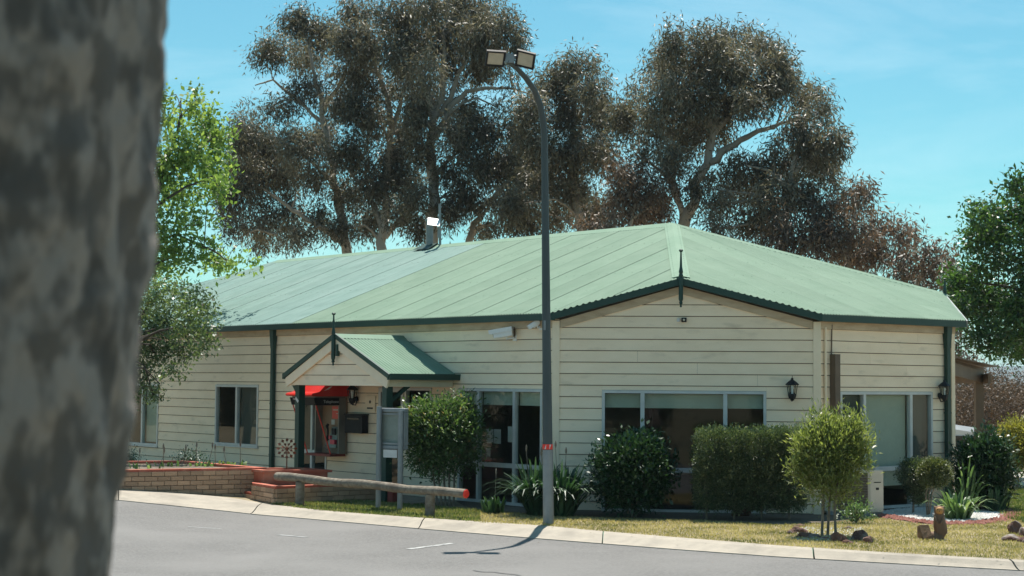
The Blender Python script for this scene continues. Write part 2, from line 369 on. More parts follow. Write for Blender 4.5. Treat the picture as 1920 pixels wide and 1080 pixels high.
for a in range(len(ib) - 1):
    n = 14; g = .35 if a else 0
    bb = [fineb[0]] * n; ff = [finef[0]] * n
    def samp(l, s): i = min(int(s), len(l) - 2); return l[i].lerp(l[i + 1], s - i)
    bb = [samp(fineb, ib[a] + g + (ib[a + 1] - ib[a] - g) * i / (n - 1)) for i in range(n)]
    ff = [samp(finef, if_[a] + g + (if_[a + 1] - if_[a] - g) * i / (n - 1)) for i in range(n)]
    kerb_len(bb, ff)
kerb_len([fineb[-1] + (qb[2] - qb[0]) / 10 * .02, qb[2], qb[3]], [finef[-1] + (qf[2] - qf[0]) / 10 * .02, qf[2], qf[3]])
kerb_len([pb[-4], pb[-2], fineb[0] + (pb[-2] - fineb[0]) * .004], [pf[-4], pf[-2], finef[0] + (pf[-2] - finef[0]) * .004])
# worn bay lines on the asphalt
bay = struct(bpy.data.objects.new('road_marking', None)); COL.objects.link(bay)
for (a, b) in (((765, 1030), (850, 1019)), ((522, 1003), (575, 1008)), ((352, 988), (430, 993))):
    A, B = gnd(*a, -.1), gnd(*b, -.1); d = (B - A).normalized(); s = V(-d.y, d.x, 0) * .05; up = V(0, 0, .005)
    MB().add([A - s + up, B - s + up, B + s + up, A + s + up], [(0, 1, 2, 3)]).build('painted_line', 'paint_line' if a[0] == 765 else 'faint_line', bay)

# ------------------------------------------------------------------ the building
bld = thing('building', 'cream weatherboard building with green corrugated roof and a cut-off corner', 'building', W(0, 0, 0))
OV, ZE, TL, TR_, HV, HU = .2, 3.41, .383, .357, 5.13, 5.52
LEN, WID = 26.2, 2 * HV
CW2 = WID - CW - 3.84
def zl(v): return ZE + (v + OV) * TL
def zr(u): return ZE + (u + OV) * TR_
BH, BZ0 = .2, -.033                     # board exposure, first joint
def wall_run(name, P, d, nrm, length, openings, ztop=3.28, top_fn=None):
    """P: origin on the wall plane, d along, nrm outwards. openings: (s0,s1,z0,z1)."""
    pt = lambda s, z, o: P + d * s + V(0, 0, z) + nrm * o
    mb = MB()
    cuts = sorted({0., length} | {c for o in openings for c in o[:2]})
    for s0, s1 in zip(cuts, cuts[1:]):
        m = (s0 + s1) / 2; op = [o for o in openings if o[0] < m < o[1]]
        zs = [0.]
        for o in sorted(op, key=lambda o: o[2]): zs += [o[2], o[3]]
        zs.append(ztop)
        for z0, z1 in zip(zs[::2], zs[1::2]):
            if z1 - z0 < .02: continue
            mb.hexa([pt(s0, z0, -.12), pt(s1, z0, -.12), pt(s1, z0, -.004), pt(s0, z0, -.004), pt(s0, z1, -.12), pt(s1, z1, -.12), pt(s1, z1, -.004), pt(s0, z1, -.004)])
    if top_fn:
        k = 24; ss = [length * i / k for i in range(k + 1)]
        for a, b in zip(ss, ss[1:]):
            za, zb = top_fn(a) - .06, top_fn(b) - .06
            if za > ztop + .01 or zb > ztop + .01:
                mb.hexa([pt(a, ztop, -.12), pt(b, ztop, -.12), pt(b, ztop, -.004), pt(a, ztop, -.004), pt(a, max(za, ztop), -.12), pt(b, max(zb, ztop), -.12), pt(b, max(zb, ztop), -.004), pt(a, max(za, ztop), -.004)])
    wl = mb.build(name, 'sheathing', bld)
    k = 0; z = BZ0
    while z < (4.2 if top_fn else 3.2):
        z0, z1 = max(z + .013, .02), z + BH
        hi = 3.2
        if top_fn: pass
        segs = [(0., length)]
        for o in openings:
            if o[2] < z1 - .03 and o[3] > z0 + .03:
                ns = []
                for a, b in segs:
                    if o[1] <= a or o[0] >= b: ns.append((a, b)); continue
                    if o[0] > a + .02: ns.append((a, o[0]))
                    if o[1] < b - .02: ns.append((o[1], b))
                segs = ns
        for o in openings:                              # short pieces above and below an opening
            for c_, e_ in ((o[3] + .004, z1), (z0, o[2] - .004)):
                if z0 - .001 <= c_ and e_ <= z1 + .001 and e_ - c_ > .02 and c_ < e_ and o[2] < z1 - .03 and o[3] > z0 + .03:
                    MB().hexa([pt(o[0], c_, 0), pt(o[1], c_, 0), pt(o[1], c_, .02), pt(o[0], c_, .02), pt(o[0], e_, 0), pt(o[1], e_, 0), pt(o[1], e_, .008), pt(o[0], e_, .008)]).build('board', 'weatherboard', wl)
        for a, b in segs:
            zt = z1
            if top_fn:                                  # clip gable boards under the rake
                lim = lambda s: fb(s) + .02
                if z1 > 3.12:
                    aa, bb = a, b
                    while aa < b and lim(aa) < z0 + .03: aa += .02
                    while bb > a and lim(bb) < z0 + .03: bb -= .02
                    if bb - aa < .1: continue
                    ta = aa
                    while ta < b and lim(ta) < zt: ta += .02
                    tb = bb
                    while tb > a and lim(tb) < zt: tb -= .02
                    if tb < ta: ta = tb = (ta + tb) / 2; zt = min(zt, lim(ta))
                    MB().hexa([pt(aa, z0, 0), pt(bb, z0, 0), pt(bb, z0, .024), pt(aa, z0, .024), pt(ta, zt, 0), pt(tb, zt, 0), pt(tb, zt, .008), pt(ta, zt, .008)]).build('board', 'weatherboard', wl); continue
            elif z0 > 3.1: continue
            else: zt = min(z1, 3.17)
            if zt - z0 < .03: continue
            # long boards are butt-jointed
            cutp = [a]; s = a + ((k * 2.37) % 3.4) + 1.2
            while s < b - 1: cutp.append(s); s += 4.2
            cutp.append(b)
            for c0, c1 in zip(cutp, cutp[1:]):
                g = .0015
                MB().hexa([pt(c0 + g, z0, 0), pt(c1 - g, z0, 0), pt(c1 - g, z0, .024), pt(c0 + g, z0, .024), pt(c0 + g, zt, 0), pt(c1 - g, zt, 0), pt(c1 - g, zt, .008), pt(c0 + g, zt, .008)]).build('board', 'weatherboard', wl)
        z += BH; k += 1
    return wl

def window(P, d, nrm, s0, s1, z0, z1, mull=(), rail=None, blinds=(), screens=(), sill=True, fw=.05, label=None):
    """aluminium window: frame, mullions, one pane per light, blinds behind the glass"""
    pt = lambda s, z, o: P + d * s + V(0, 0, z) + nrm * o
    def hx(mb, a, b, c, e, o0, o1): return mb.hexa([pt(a, c, o0), pt(b, c, o0), pt(b, c, o1), pt(a, c, o1), pt(a, e, o0), pt(b, e, o0), pt(b, e, o1), pt(a, e, o1)])
    mb = MB(); hx(mb, s0, s1, z1 - fw, z1, -.05, .036); hx(mb, s0, s1, z0, z0 + fw, -.05, .036)
    hx(mb, s0, s0 + fw, z0 + fw, z1 - fw, -.05, .036); hx(mb, s1 - fw, s1, z0 + fw, z1 - fw, -.05, .036)
    f = mb.build('window', 'aluminium', bld)
    xs = [s0 + fw] + list(mull) + [s1 - fw]
    for m_ in mull: hx(MB(), m_ - .035, m_ + .035, z0 + fw, z1 - fw, -.045, .032).build('mullion', 'aluminium', f)
    zs = [(z0 + fw, z1 - fw)]
    for i, (a, b) in enumerate(zip(xs, xs[1:])):
        a2 = a + (.035 if i else 0); b2 = b - (.035 if i < len(xs) - 2 else 0)
        if rail:
            hx(MB(), a2, b2, rail - .04, rail + .04, -.04, .028).build('rail', 'aluminium', f)
            zs = [(z0 + fw, rail - .04), (rail + .04, z1 - fw)]
        for c, e in zs:
            hx(MB(), a2, b2, c, e, -.018, -.010).build('pane', 'glass', f)
        for bi, zb in blinds:
            if bi == i: hx(MB(), a2 - .02, b2 + .02, zb, z1 - fw - .01, -.10, -.094).build('blind', 'blind', f)
        for si, zb in screens:
            if si == i: hx(MB(), a2 - .02, b2 + .02, zb, z1 - fw, -.085, -.08).build('screen', 'dark_screen', f)
    if sill:
        hx(MB(), s0 - .03, s1 + .03, z0 - .035, z0 - .001, -.02, .06).build('sill', 'aluminium', f)
    return f

def fb(s):                                      # lower edge of the raking frieze on the cut-off corner
    k = s / S_PEAK if s < S_PEAK else (CLEN - s) / (CLEN - S_PEAK)
    return 3.165 + max(0, k) * (Z_PEAK - .255 - 3.165)
nL, nR = -DV, -DU; nC = (nL + nR).normalized(); dC = (DV - DU).normalized()
# left wall (along u), corner wall, right wall and the hidden back walls
OL = [(CW + .335, CW + 2.745, .02, 2.095), (6.75, 7.62, 1.0, 2.09), (7.66, 8.5, 0., 2.09), (10.35, 11.53, .33, 2.09), (CW + 9.93, CW + 11.8, .755, 2.105), (CW + 14.54, CW + 16.2, .62, 2.105), (CW + 19, CW + 20.8, .75, 2.105)]
PL = W(0, 0); wl_openings = [(a - CW, b - CW, c, e) for a, b, c, e in OL]
wall_run('wall', W(CW, 0), DU, nL, LEN - CW - 3, wl_openings)
PCa = W(CW, 0); CLEN = CW * math.sqrt(2)
_s = CW - OV * math.sqrt(2); _v = (_s * TR_ + OV * (TR_ - TL)) / (TL + TR_); Z_PEAK = ZE + (_v + OV) * TL; S_PEAK = (W(_s - _v, _v) - PCa).dot(dC)
def chtop(s):
    u = CW - s * .70711 - .14 * 1.0; v = s * .70711 - .14; return min(zl(max(v, -OV)), zr(max(u, -OV)))
wall_run('wall', PCa, dC, nC, CLEN, [(.80, 3.62, -.01, 2.09)], top_fn=chtop)
PR = W(0, CW); wall_run('wall', PR, DV, nR, 3.84, [(.58, 3.17, .03, 2.095)])
# far sides: plain closed shell
mb = MB(); ring = [W(0, CW + 3.84), W(CW2, WID), W(LEN - 3, WID), W(LEN, WID - 3), W(LEN, 3), W(LEN - 3, 0)]
for a, b in zip(ring, ring[1:]):
    e = (b - a).normalized(); n_ = V(e.y, -e.x, 0)
    mb.hexa([a, b, b - n_ * .12, a - n_ * .12] + [q + V(0, 0, 3.28) for q in (a, b, b - n_ * .12, a - n_ * .12)])
mb.build('back_wall', 'weatherboard', bld)
# inside: floor, ceiling, a partition well behind the windows
inner = [W(CW + .2, .15), W(.2, CW + .15), W(.15, CW + 3.6), W(CW2 + .2, WID - .3), W(LEN - 3.2, WID - .3), W(LEN - .3, WID - 3.2), W(LEN - .3, 3.2), W(LEN - 3.2, .15)]
MB().poly([p + V(0, 0, .015) for p in inner][::-1]).build('inside_floor', 'interior_floor', bld)
MB().poly([p + V(0, 0, 3.0) for p in inner]).build('ceiling', 'interior', bld)
pm = MB(); pm.bar(W(6.2, 5.2, 1.5), W(LEN - 4, 5.2, 1.5), .1, 2.95); pm.build('partition', 'interior', bld)

window(W(0, 0), DU, nL, *OL[0], mull=(4.28, 5.32), rail=.72, blinds=((0, 1.80), (1, 1.80), (2, 1.80)), sill=False)
window(W(0, 0), DU, nL, *OL[1], mull=(), sill=True)
window(W(0, 0), DU, nL, *OL[3], mull=(10.93,), rail=.735, screens=((0, .8),), sill=True)
window(W(0, 0), DU, nL, *OL[4], mull=((OL[4][0] + OL[4][1]) / 2,), screens=((0, .8),))
window(W(0, 0), DU, nL, *OL[5], mull=((OL[5][0] + OL[5][1]) / 2,), blinds=((0, .7),))
window(W(0, 0), DU, nL, *OL[6], mull=((OL[6][0] + OL[6][1]) / 2,))
window(PCa, dC, nC, .80, 3.62, .0, 2.09, mull=(1.5, 2.92), rail=.725, blinds=((0, 1.79), (1, 1.785), (2, 1.79)), sill=False)
window(PR, DV, nR, .58, 3.17, .03, 2.095, mull=(1.24, 2.545), rail=.735, blinds=((1, .42),), screens=((0, .5), (2, .5)), sill=False)
# glazed entry door under the porch
dm = MB(); pt = lambda u, z, o: W(u, -o, z)
def hx(mb, a, b, c, e, o0, o1): return mb.hexa([pt(a, c, o0), pt(b, c, o0), pt(b, c, o1), pt(a, c, o1), pt(a, e, o0), pt(b, e, o0), pt(b, e, o1), pt(a, e, o1)])
for a, b, c, e in ((7.66, 7.74, 0.02, 2.09), (8.42, 8.5, .02, 2.09), (7.74, 8.42, 2.0, 2.09), (7.74, 8.42, .02, .2), (7.74, 8.42, .98, 1.06)): hx(dm, a, b, c, e, -.05, .035)
door = dm.build('door', 'aluminium', bld)
hx(MB(), 7.74, 8.42, .2, .98, -.02, -.01).build('pane', 'glass', door); hx(MB(), 7.74, 8.42, 1.06, 2.0, -.02, -.01).build('pane', 'glass', door)
hx(MB(), 7.77, 7.80, .9, 1.2, .04, .075).build('handle', 'black_metal', door)
# papers behind the glass of the side window
win0 = [c for c in bld.children if c.name.startswith('window')][0]
for a, b, c, e in ((4.72, 4.92, 1.10, 1.36), (4.94, 5.14, 1.10, 1.36), (4.4, 4.52, 1.14, 1.42), (5.02, 5.14, .86, 1.02)):
    hx(MB(), a, b, c, e, -.034, -.032).build('paper_notice', 'paper', win0)
# corner trims, frieze boards
for P, ex, ey in ((W(CW, 0), dC, nC), (W(0, CW), DV, nR)):
    mb = MB(); q = P
    mb.box(q + (nL + nC).normalized() * .012 if P == W(CW, 0) else q + (nR + nC).normalized() * .012, .13, .05, 3.29, ((dC if P != W(CW, 0) else dC), nC))
    mb.build('corner_trim', 'trim', bld)
MB().box(W(0, CW + 3.84) + nR * .012 - DV * .05, .10, .05, 3.29, (DV, nR)).build('corner_trim', 'trim', bld)
def strip(name, a, b, nrm, z0a, z1a, z0b, z1b, o0, o1, m, par=bld):
    return MB().hexa([a + nrm * o0 + V(0, 0, z0a), b + nrm * o0 + V(0, 0, z0b), b + nrm * o1 + V(0, 0, z0b), a + nrm * o1 + V(0, 0, z0a), a + nrm * o0 + V(0, 0, z1a), b + nrm * o0 + V(0, 0, z1b), b + nrm * o1 + V(0, 0, z1b), a + nrm * o1 + V(0, 0, z1a)]).build(name, m, par)
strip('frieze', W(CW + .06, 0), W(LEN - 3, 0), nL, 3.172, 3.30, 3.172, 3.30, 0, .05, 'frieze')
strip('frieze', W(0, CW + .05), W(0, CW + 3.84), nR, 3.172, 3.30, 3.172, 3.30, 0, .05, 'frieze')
# peak of the cut-off corner
sM = CW - OV * math.sqrt(2)
vM = (sM * TR_ + OV * (TR_ - TL)) / (TL + TR_); uM = sM - vM; zM = ZE + (vM + OV) * TL
s_peak = (CW - uM + 0) / .70711 - OV * 0
s_peak = (W(uM, vM) - PCa).dot(dC)
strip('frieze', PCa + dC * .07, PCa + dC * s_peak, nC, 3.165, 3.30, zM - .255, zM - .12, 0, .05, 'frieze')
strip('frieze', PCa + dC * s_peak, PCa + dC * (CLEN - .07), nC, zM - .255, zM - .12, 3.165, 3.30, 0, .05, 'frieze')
# gutters: left run, raked corner boards, right run
GH, GO = .115, .0
eL = W(sM + OV, -OV); eR = W(-OV, sM + OV); eP = W(uM, vM); eEndR = W(-OV, CW + 3.84 + .14); eEndL = W(LEN - 2.6, -OV)
def gutter(name, a, b, za, zb, inw):
    mb = MB(); mb.hexa([a + V(0, 0, za - GH), b + V(0, 0, zb - GH), b + inw * .10 + V(0, 0, zb - GH), a + inw * .10 + V(0, 0, za - GH), a + V(0, 0, za), b + V(0, 0, zb), b + inw * .10 + V(0, 0, zb - .012), a + inw * .10 + V(0, 0, za - .012)])
    return mb.build(name, 'green_paint', bld)
gutter('gutter', eL, eEndL, ZE, ZE, DV); gutter('fascia', eL, eP, ZE, zM + .012, -nC); gutter('fascia', eP, eR, zM + .012, ZE, -nC); gutter('gutter', eR, eEndR, ZE, ZE, DU)
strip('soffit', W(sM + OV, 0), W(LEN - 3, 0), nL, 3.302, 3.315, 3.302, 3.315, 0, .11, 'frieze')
# far chamfer fascia (seen end-on)
s2 = CW2 - OV * math.sqrt(2)
eFar = W(s2 / 2, WID - s2 / 2); zF = zr(s2 / 2)
f2 = eFar - eEndR; MB().bar(eEndR + V(0, 0, ZE - .05), eFar + V(0, 0, zF - .05), .04, .12).build('fascia', 'galvanised', bld)
# roof: every corrugated sheet its own mesh
roof = bpy.data.objects.new('roof', None)
rm = MB(); apex = W(HU, HV, zl(HV)); ridge_end = W(LEN - 5.4, HV, zl(HV)); drop = V(0, 0, -.03)
cornL = W(LEN + OV - 2.5, -OV, ZE)
rm.poly([W(sM + OV, -OV, ZE) + drop, W(uM, vM, zM) + drop, apex + drop, ridge_end + drop, W(LEN - 1.2, 2.0, zl(2.0)) + drop, cornL + drop][::-1])
rm.poly([W(-OV, sM + OV, ZE) + drop, W(-OV, CW + 3.98, ZE) + drop, eFar + V(0, 0, zF) + drop, apex + drop, W(uM, vM, zM) + drop][::-1])
rm.poly([eFar + V(0, 0, zF - .03), W(CW2 + .2, WID + OV, ZE - .03), W(LEN - 2.5, WID + OV, ZE - .03), ridge_end + drop, apex + drop][::-1])
rm.poly([ridge_end + drop, W(LEN - 2.5, WID + OV, ZE - .03), W(LEN + OV, WID - 2.5, ZE - .03), W(LEN + OV, 2.5, ZE - .03), cornL + drop][::-1])
roof = rm.build('roof', 'roof_under', bld)
PITCHW, AMP = .0762, .0135
def sheets(kind, s_from, s_to, width, lo_fn, hi_fn, pt_fn, m_fn):
    s = s_from; k = 0
    while s < s_to - .03:
        e = min(s + width - .009, s_to); n = max(2, int((e - s) / (PITCHW / 6))); mb = MB()
        cols = []
        for i in range(n + 1):
            q = s + (e - s) * i / n; a, b = lo_fn(q), hi_fn(q)
            if b - a < .02: cols.append(None); continue
            dz = AMP * math.sin(2 * math.pi * q / PITCHW) + .006 + (.004 if k % 2 else 0)
            mb.v += [tuple(pt_fn(q, a, dz)), tuple(pt_fn(q, (a + b) / 2, dz)), tuple(pt_fn(q, b, dz))]; cols.append(len(mb.v) - 3)
        for a, b in zip(cols, cols[1:]):
            if a is None or b is None: continue
            mb.f += [(a, b, b + 1, a + 1), (a + 1, b + 1, b + 2, a + 2)]
        if mb.f: mb.build('roof_sheet', m_fn(s, k), roof, smooth=True)
        s += width; k += 1
def lo_l(u): return -OV if u >= sM + OV else max(-OV, sM - u)
def hi_l(u):
    if u < HU: return (u + OV) * TR_ / TL - OV
    if u <= LEN - 5.4: return HV
    return HV + (u - (LEN - 5.4)) / 5.2 * (-OV - HV) * 1.0
# seam between the older bluish sheets and the paler ones: picture seam runs to u ~ 10.9
sheets('L', uM + .05, LEN - .4, .762, lo_l, hi_l, lambda u, v, dz: W(u, v, zl(v) + dz), lambda s, k: 'roof_blue' if s > 10.75 else 'roof_light')
def lo_r(v): return -OV if v >= sM + OV and v <= CW + 3.98 else (max(-OV, sM - v) if v < sM + OV else -OV + (v - CW - 3.98) * (s2 / 2 + OV) / (WID - s2 / 2 - CW - 3.98))
def hi_r(v):
    if v < HV: return (v + OV) * TL / TR_ - OV
    return HU + (v - HV) * (s2 / 2 - HU) / (WID - s2 / 2 - HV)
sheets('R', vM + .05, WID - s2 / 2, .762, lo_r, hi_r, lambda v, u, dz: W(u, v, zr(u) + dz), lambda s, k: 'roof_light')
def cap(a, b, wa, wb, t=.03, name='ridge_cap', m='roof_light'):
    """bent cap: a,b on the ridge line; wa,wb vectors down each side"""
    up = V(0, 0, t); mb = MB()
    mb.add([a + wa + up * .6, b + wa + up * .6, b + up * 1.6, a + up * 1.6, a + wb + up * .6, b + wb + up * .6, a + wa - up * .2, b + wa - up * .2, a + wb - up * .2, b + wb - up * .2], [(0, 1, 2, 3), (3, 2, 5, 4), (0, 6, 7, 1), (4, 5, 9, 8), (0, 3, 4, 8, 6), (1, 7, 9, 5, 2)])
    return mb.build(name, m, roof)
sv = V(0, 0, 1)
dvl = (-DV - sv * TL) * .17; dvb = (DV - sv * TL) * .17
cap(apex - DU * .02, ridge_end, dvl, dvb, m='roof_light')
cap(ridge_end, cornL, (DU * -.12 - DV * .0 ), (DU * .14 - sv * .05), m='roof_blue')
# near hip: broad folded cap
hd = (apex - W(uM, vM, zM)); wl_ = DU * .20 + V(0, 0, 0) ; wr_ = DV * .20
cap(W(uM, vM, zM) - hd.normalized() * -.01, apex, DU * .22 + sv * .01, DV * .22 + sv * .01, name='hip_cap', m='roof_light')
farh = eFar + V(0, 0, zF)
cap(apex, farh, (-DU - sv * TR_) * .12, (DU - sv * .3) * .1, name='hip_cap')
# screw rows
mb = MB()
for v in np.arange(.0, 5.0, .95):
    u = sM + .3 - v * .2
    while u < LEN - 3:
        if lo_l(u) + .05 < v < hi_l(u) - .2:
            c = W(u, v, zl(v) + .014); mb.box(c, .015, .015, .006)
        u += PITCHW * 3
for u in np.arange(.0, 5.0, .95):
    v = .4
    while v < WID - 2:
        if lo_r(v) + .05 < u < hi_r(v) - .2:
            c = W(u, v, zr(u) + .014); mb.box(c, .015, .015, .006)
        v += PITCHW * 3
for t in np.linspace(.03, .97, 28):
    p = W(uM, vM, zM).lerp(apex, t)
    for e in (DU, DV): mb.box(p + e * .15 + V(0, 0, .028), .02, .02, .008)
stuff(mb.build('screws', 'screw_head', roof))
# downpipes with rain heads
def downpipe(P, nrm, ax, z1=3.3):
    mb = MB(); c = P + nrm * .075; mb.box(c + V(0, 0, .03), .10, .075, z1 - .03 - .36, (ax, nrm)); d = mb.build('downpipe', 'green_paint', bld)
    MB().hexa([c + ax * a + nrm * b + V(0, 0, z) for z, w_, t in ((z1 - .40, .055, .04), (z1 - .004, .075, .06)) for a, b in ((-w_, -t), (w_, -t), (w_, t), (-w_, t))]).build('rain_head', 'green_paint', d)
    for z in (.6, 1.7): MB().box(c + V(0, 0, z) , .125, .08, .03, (ax, nrm)).build('bracket', 'green_paint', d)
downpipe(W(12.42, 0), nL, DU); downpipe(PR + DV * 3.56, nR, DV)
# thin conduits and the brown duct cover on the right wall
MB().tube([PR + DV * .17 + nR * .05 + V(0, 0, .05), PR + DV * .17 + nR * .05 + V(0, 0, 3.2)], .022, 8).build('conduit', 'trim', bld)
MB().tube([PR + DV * .33 + nR * .045 + V(0, 0, 2.7), PR + DV * .345 + nR * .045 + V(0, 0, 3.25)], .012, 6).build('conduit', 'brown_paint', bld)
MB().box(PR + DV * .38 + nR * .085 + V(0, 0, .02), .13, .12, 2.72, (DV, nR)).build('duct_cover', 'brown_paint', bld)
# finials
def finial(P, zt, zb, par, s=1.):
    H = zt - zb
    prof = [(.002, 0), (.018, .01), (.012, .05), (.03, .07), (.022, .10), (.035, .14), (.035, .50), (.028, .52), (.035, .55), (.026, .58), (.034, .61), (.02, .70), (.013, .92), (.012, .95), (.03, .965), (.034, .985), (.02, 1.0)]
    return MB()._lathe(P + V(0, 0, zb), [(r * s, h * H) for r, h in prof], 10, V(0, 0, 1)).build('finial', 'green_paint', par, smooth=False)
finial(eP + nC * .035, 4.52, 3.52, bld, 1.15); finial(eFar + V(.0, 0, 0), zF + .34, zF - .3, bld, 1.2)

# ------------------------------------------------------------------ porch (part of the building)
UR, UE, VFP, PZ0, PZ1 = 7.71, 5.97, -1.58, 2.34, 3.06
UL = 2 * UR - UE; PT = (PZ1 - PZ0) / (UR - UE)
def zp(u): return PZ1 - abs(u - UR) * PT
pr = MB()
pr.poly([W(UE, VFP, PZ0 - .02), W(UR, VFP, PZ1 - .02), W(UR, .0, PZ1 - .02), W(UE, 0, PZ0 - .02)]); pr.poly([W(UL, VFP, PZ0 - .02), W(UL, 0, PZ0 - .02), W(UR, 0, PZ1 - .02), W(UR, VFP, PZ1 - .02)])
proof = pr.build('porch_roof', 'roof_under', bld)
for side in (-1, 1):
    v = VFP; k = 0
    while v < -.02:
        e = min(v + .80 - .006, -.001); n = int((e - v) / (PITCHW / 6)); mb = MB()
        for i in range(n + 1):
            q = v + (e - v) * i / n; dz = AMP * 1.2 * math.sin(2 * math.pi * q / PITCHW) + .004 * (k % 2) + .004
            for t in (0, 1): mb.v.append(tuple(W(UR + side * (UR - UE) * (t - .01 if t else .005), q, (PZ1 if t == 0 else PZ0) + dz)))
        for i in range(n): mb.f.append((2 * i, 2 * i + 1, 2 * i + 3, 2 * i + 2))
        mb.build('roof_sheet', 'roof_light', proof, smooth=True); v += .80; k += 1
up = V(0, 0, .02)
MB().add([W(UR - .14, VFP, zp(UR - .14)) + up, W(UR - .14, 0, zp(UR - .14)) + up, W(UR, 0, PZ1 + .045), W(UR, VFP, PZ1 + .045), W(UR + .14, VFP, zp(UR + .14)) + up, W(UR + .14, 0, zp(UR + .14)) + up], [(0, 1, 2, 3), (3, 2, 5, 4)]).build('ridge_cap', 'roof_light', proof)
for side in (-1, 1):
    ue = UR + side * (UR - UE); a, b = W(ue, VFP - .03, 0), W(ue, -.002, 0); ow = DU * side
    MB().hexa([a + V(0, 0, PZ0 - .10), b + V(0, 0, PZ0 - .10), b + ow * .10 + V(0, 0, PZ0 - .10), a + ow * .10 + V(0, 0, PZ0 - .10), a + V(0, 0, PZ0 - .004), b + V(0, 0, PZ0 - .004), b + ow * .10 + V(0, 0, PZ0 + .012), a + ow * .10 + V(0, 0, PZ0 + .012)]).build('porch_gutter', 'green_paint', bld)
    MB().bar(W(ue + side * .06, VFP - .02, PZ0 - .04), W(UR, VFP - .02, PZ1 + .01), .045, .085).build('barge_cap', 'green_paint', bld)
    MB().bar(W(ue + side * -.01, VFP + .0, PZ0 - .17), W(UR, VFP + .0, PZ1 - .125), .035, .175).build('bargeboard', 'trim', bld)
    # beam under the side eave
    MB().bar(W(ue - side * .14, VFP + .02, PZ0 - .16), W(ue - side * .14, -.03, PZ0 - .16), .06, .13).build('beam', 'trim', bld)
# gable infill boards
gb = MB().poly([W(UE + .15, VFP + .05, 2.13), W(UL - .15, VFP + .05, 2.13), W(UR, VFP + .05, 2.93)]).build('porch_gable', 'sheathing', bld)
z = 2.115
while z < 2.86:
    hw = lambda zz: (2.93 - zz) / (2.93 - 2.13) * (UR - UE - .15)
    z0, z1 = z + .012, min(z + .2, 2.92); a0, a1 = min(hw(z0), UR - UE - .16), max(hw(z1), .01); a1 = min(a1, a0)
    vf = VFP + .045
    MB().hexa([W(UR - a0, vf, z0), W(UR + a0, vf, z0), W(UR + a0, vf - .022, z0), W(UR - a0, vf - .022, z0), W(UR - a1, vf, z1), W(UR + a1, vf, z1), W(UR + a1, vf - .008, z1), W(UR - a1, vf - .008, z1)]).build('board', 'weatherboard', gb)
    z += .2
finial(W(UR, VFP - .05, 0), 3.50, 2.50, bld, 1.15)
MB().bar(W(UR - .1, VFP - .02, 2.68), W(UR - .1, VFP - .02, 2.9), .06, .05, up=DU).build('finial_block', 'green_paint', bld)
for u in (9.18, 6.22):
    po = MB().box(W(u, -1.42, .02), .14, .14, 2.13, (DU, DV)).build('porch_post', 'green_paint', bld)
    if u < 7: MB().bar(W(u, -1.35, 1.85), W(u, -.95, 2.14), .06, .07).build('brace', 'green_paint', po)
    else: MB().bar(W(u + .06, -1.42, 1.95), W(u + .22, -1.42, 2.13), .06, .06).build('brace', 'green_paint', po)
MB().box(W(7.7, -.9, .0), 3.6, 1.9, .012, (DU, DV)).build('porch_slab', 'concrete', bld)

# ------------------------------------------------------------------ pergola behind the right end
pg = thing('pergola', 'brown timber pergola frame against the right end of the building', 'pergola', at(1815, 900, 38))
pA, pB = at(1775, 688, 35.0), at(1842, 708, 37.0)
MB().bar(pA, pB, .07, .26).build('beam', 'brown_paint', pg)
pC = at(1835, 712, 37.0); pst = V(pC.x, pC.y, 0)
MB().box(pst, .17, .17, pC.z - .05).build('post', 'brown_paint', pg)
p2 = pst + V(-.3, 5, 0); MB().box(p2, .17, .17, pC.z - .05).build('post', 'brown_paint', pg)
MB().bar(pst + V(.1, -.5, pC.z + .02), p2 + V(0, .6, pC.z + .02), .07, .2).build('beam', 'brown_paint', pg)
p3 = pA + V(-.3, 5, 0); MB().bar(p3, V(p2.x + .2, p2.y, pC.z), .07, .24).build('beam', 'brown_paint', pg)
for t in (.05, .3, .55, .8, 1.0):
    a = pA.lerp(p3, t) + V(0, 0, .16); b = (pB + V(.1, 0, 0)).lerp(V(p2.x + .2, p2.y, pC.z), t) + V(0, 0, .16)
    MB().bar(a, b, .05, .1).build('rafter', 'brown_paint', pg)
MB().add([pA + V(-.1, -.3, .23), pB + V(.25, -.3, .23), V(p2.x + .4, p2.y + .3, pC.z + .27), p3 + V(-.1, .3, .23), pA + V(-.1, -.3, .25), pB + V(.25, -.3, .25), V(p2.x + .4, p2.y + .3, pC.z + .29), p3 + V(-.1, .3, .25)], [(3, 2, 1, 0), (4, 5, 6, 7), (0, 1, 5, 4), (1, 2, 6, 5), (2, 3, 7, 6), (3, 0, 4, 7)]).build('cover', 'brown_paint', pg)

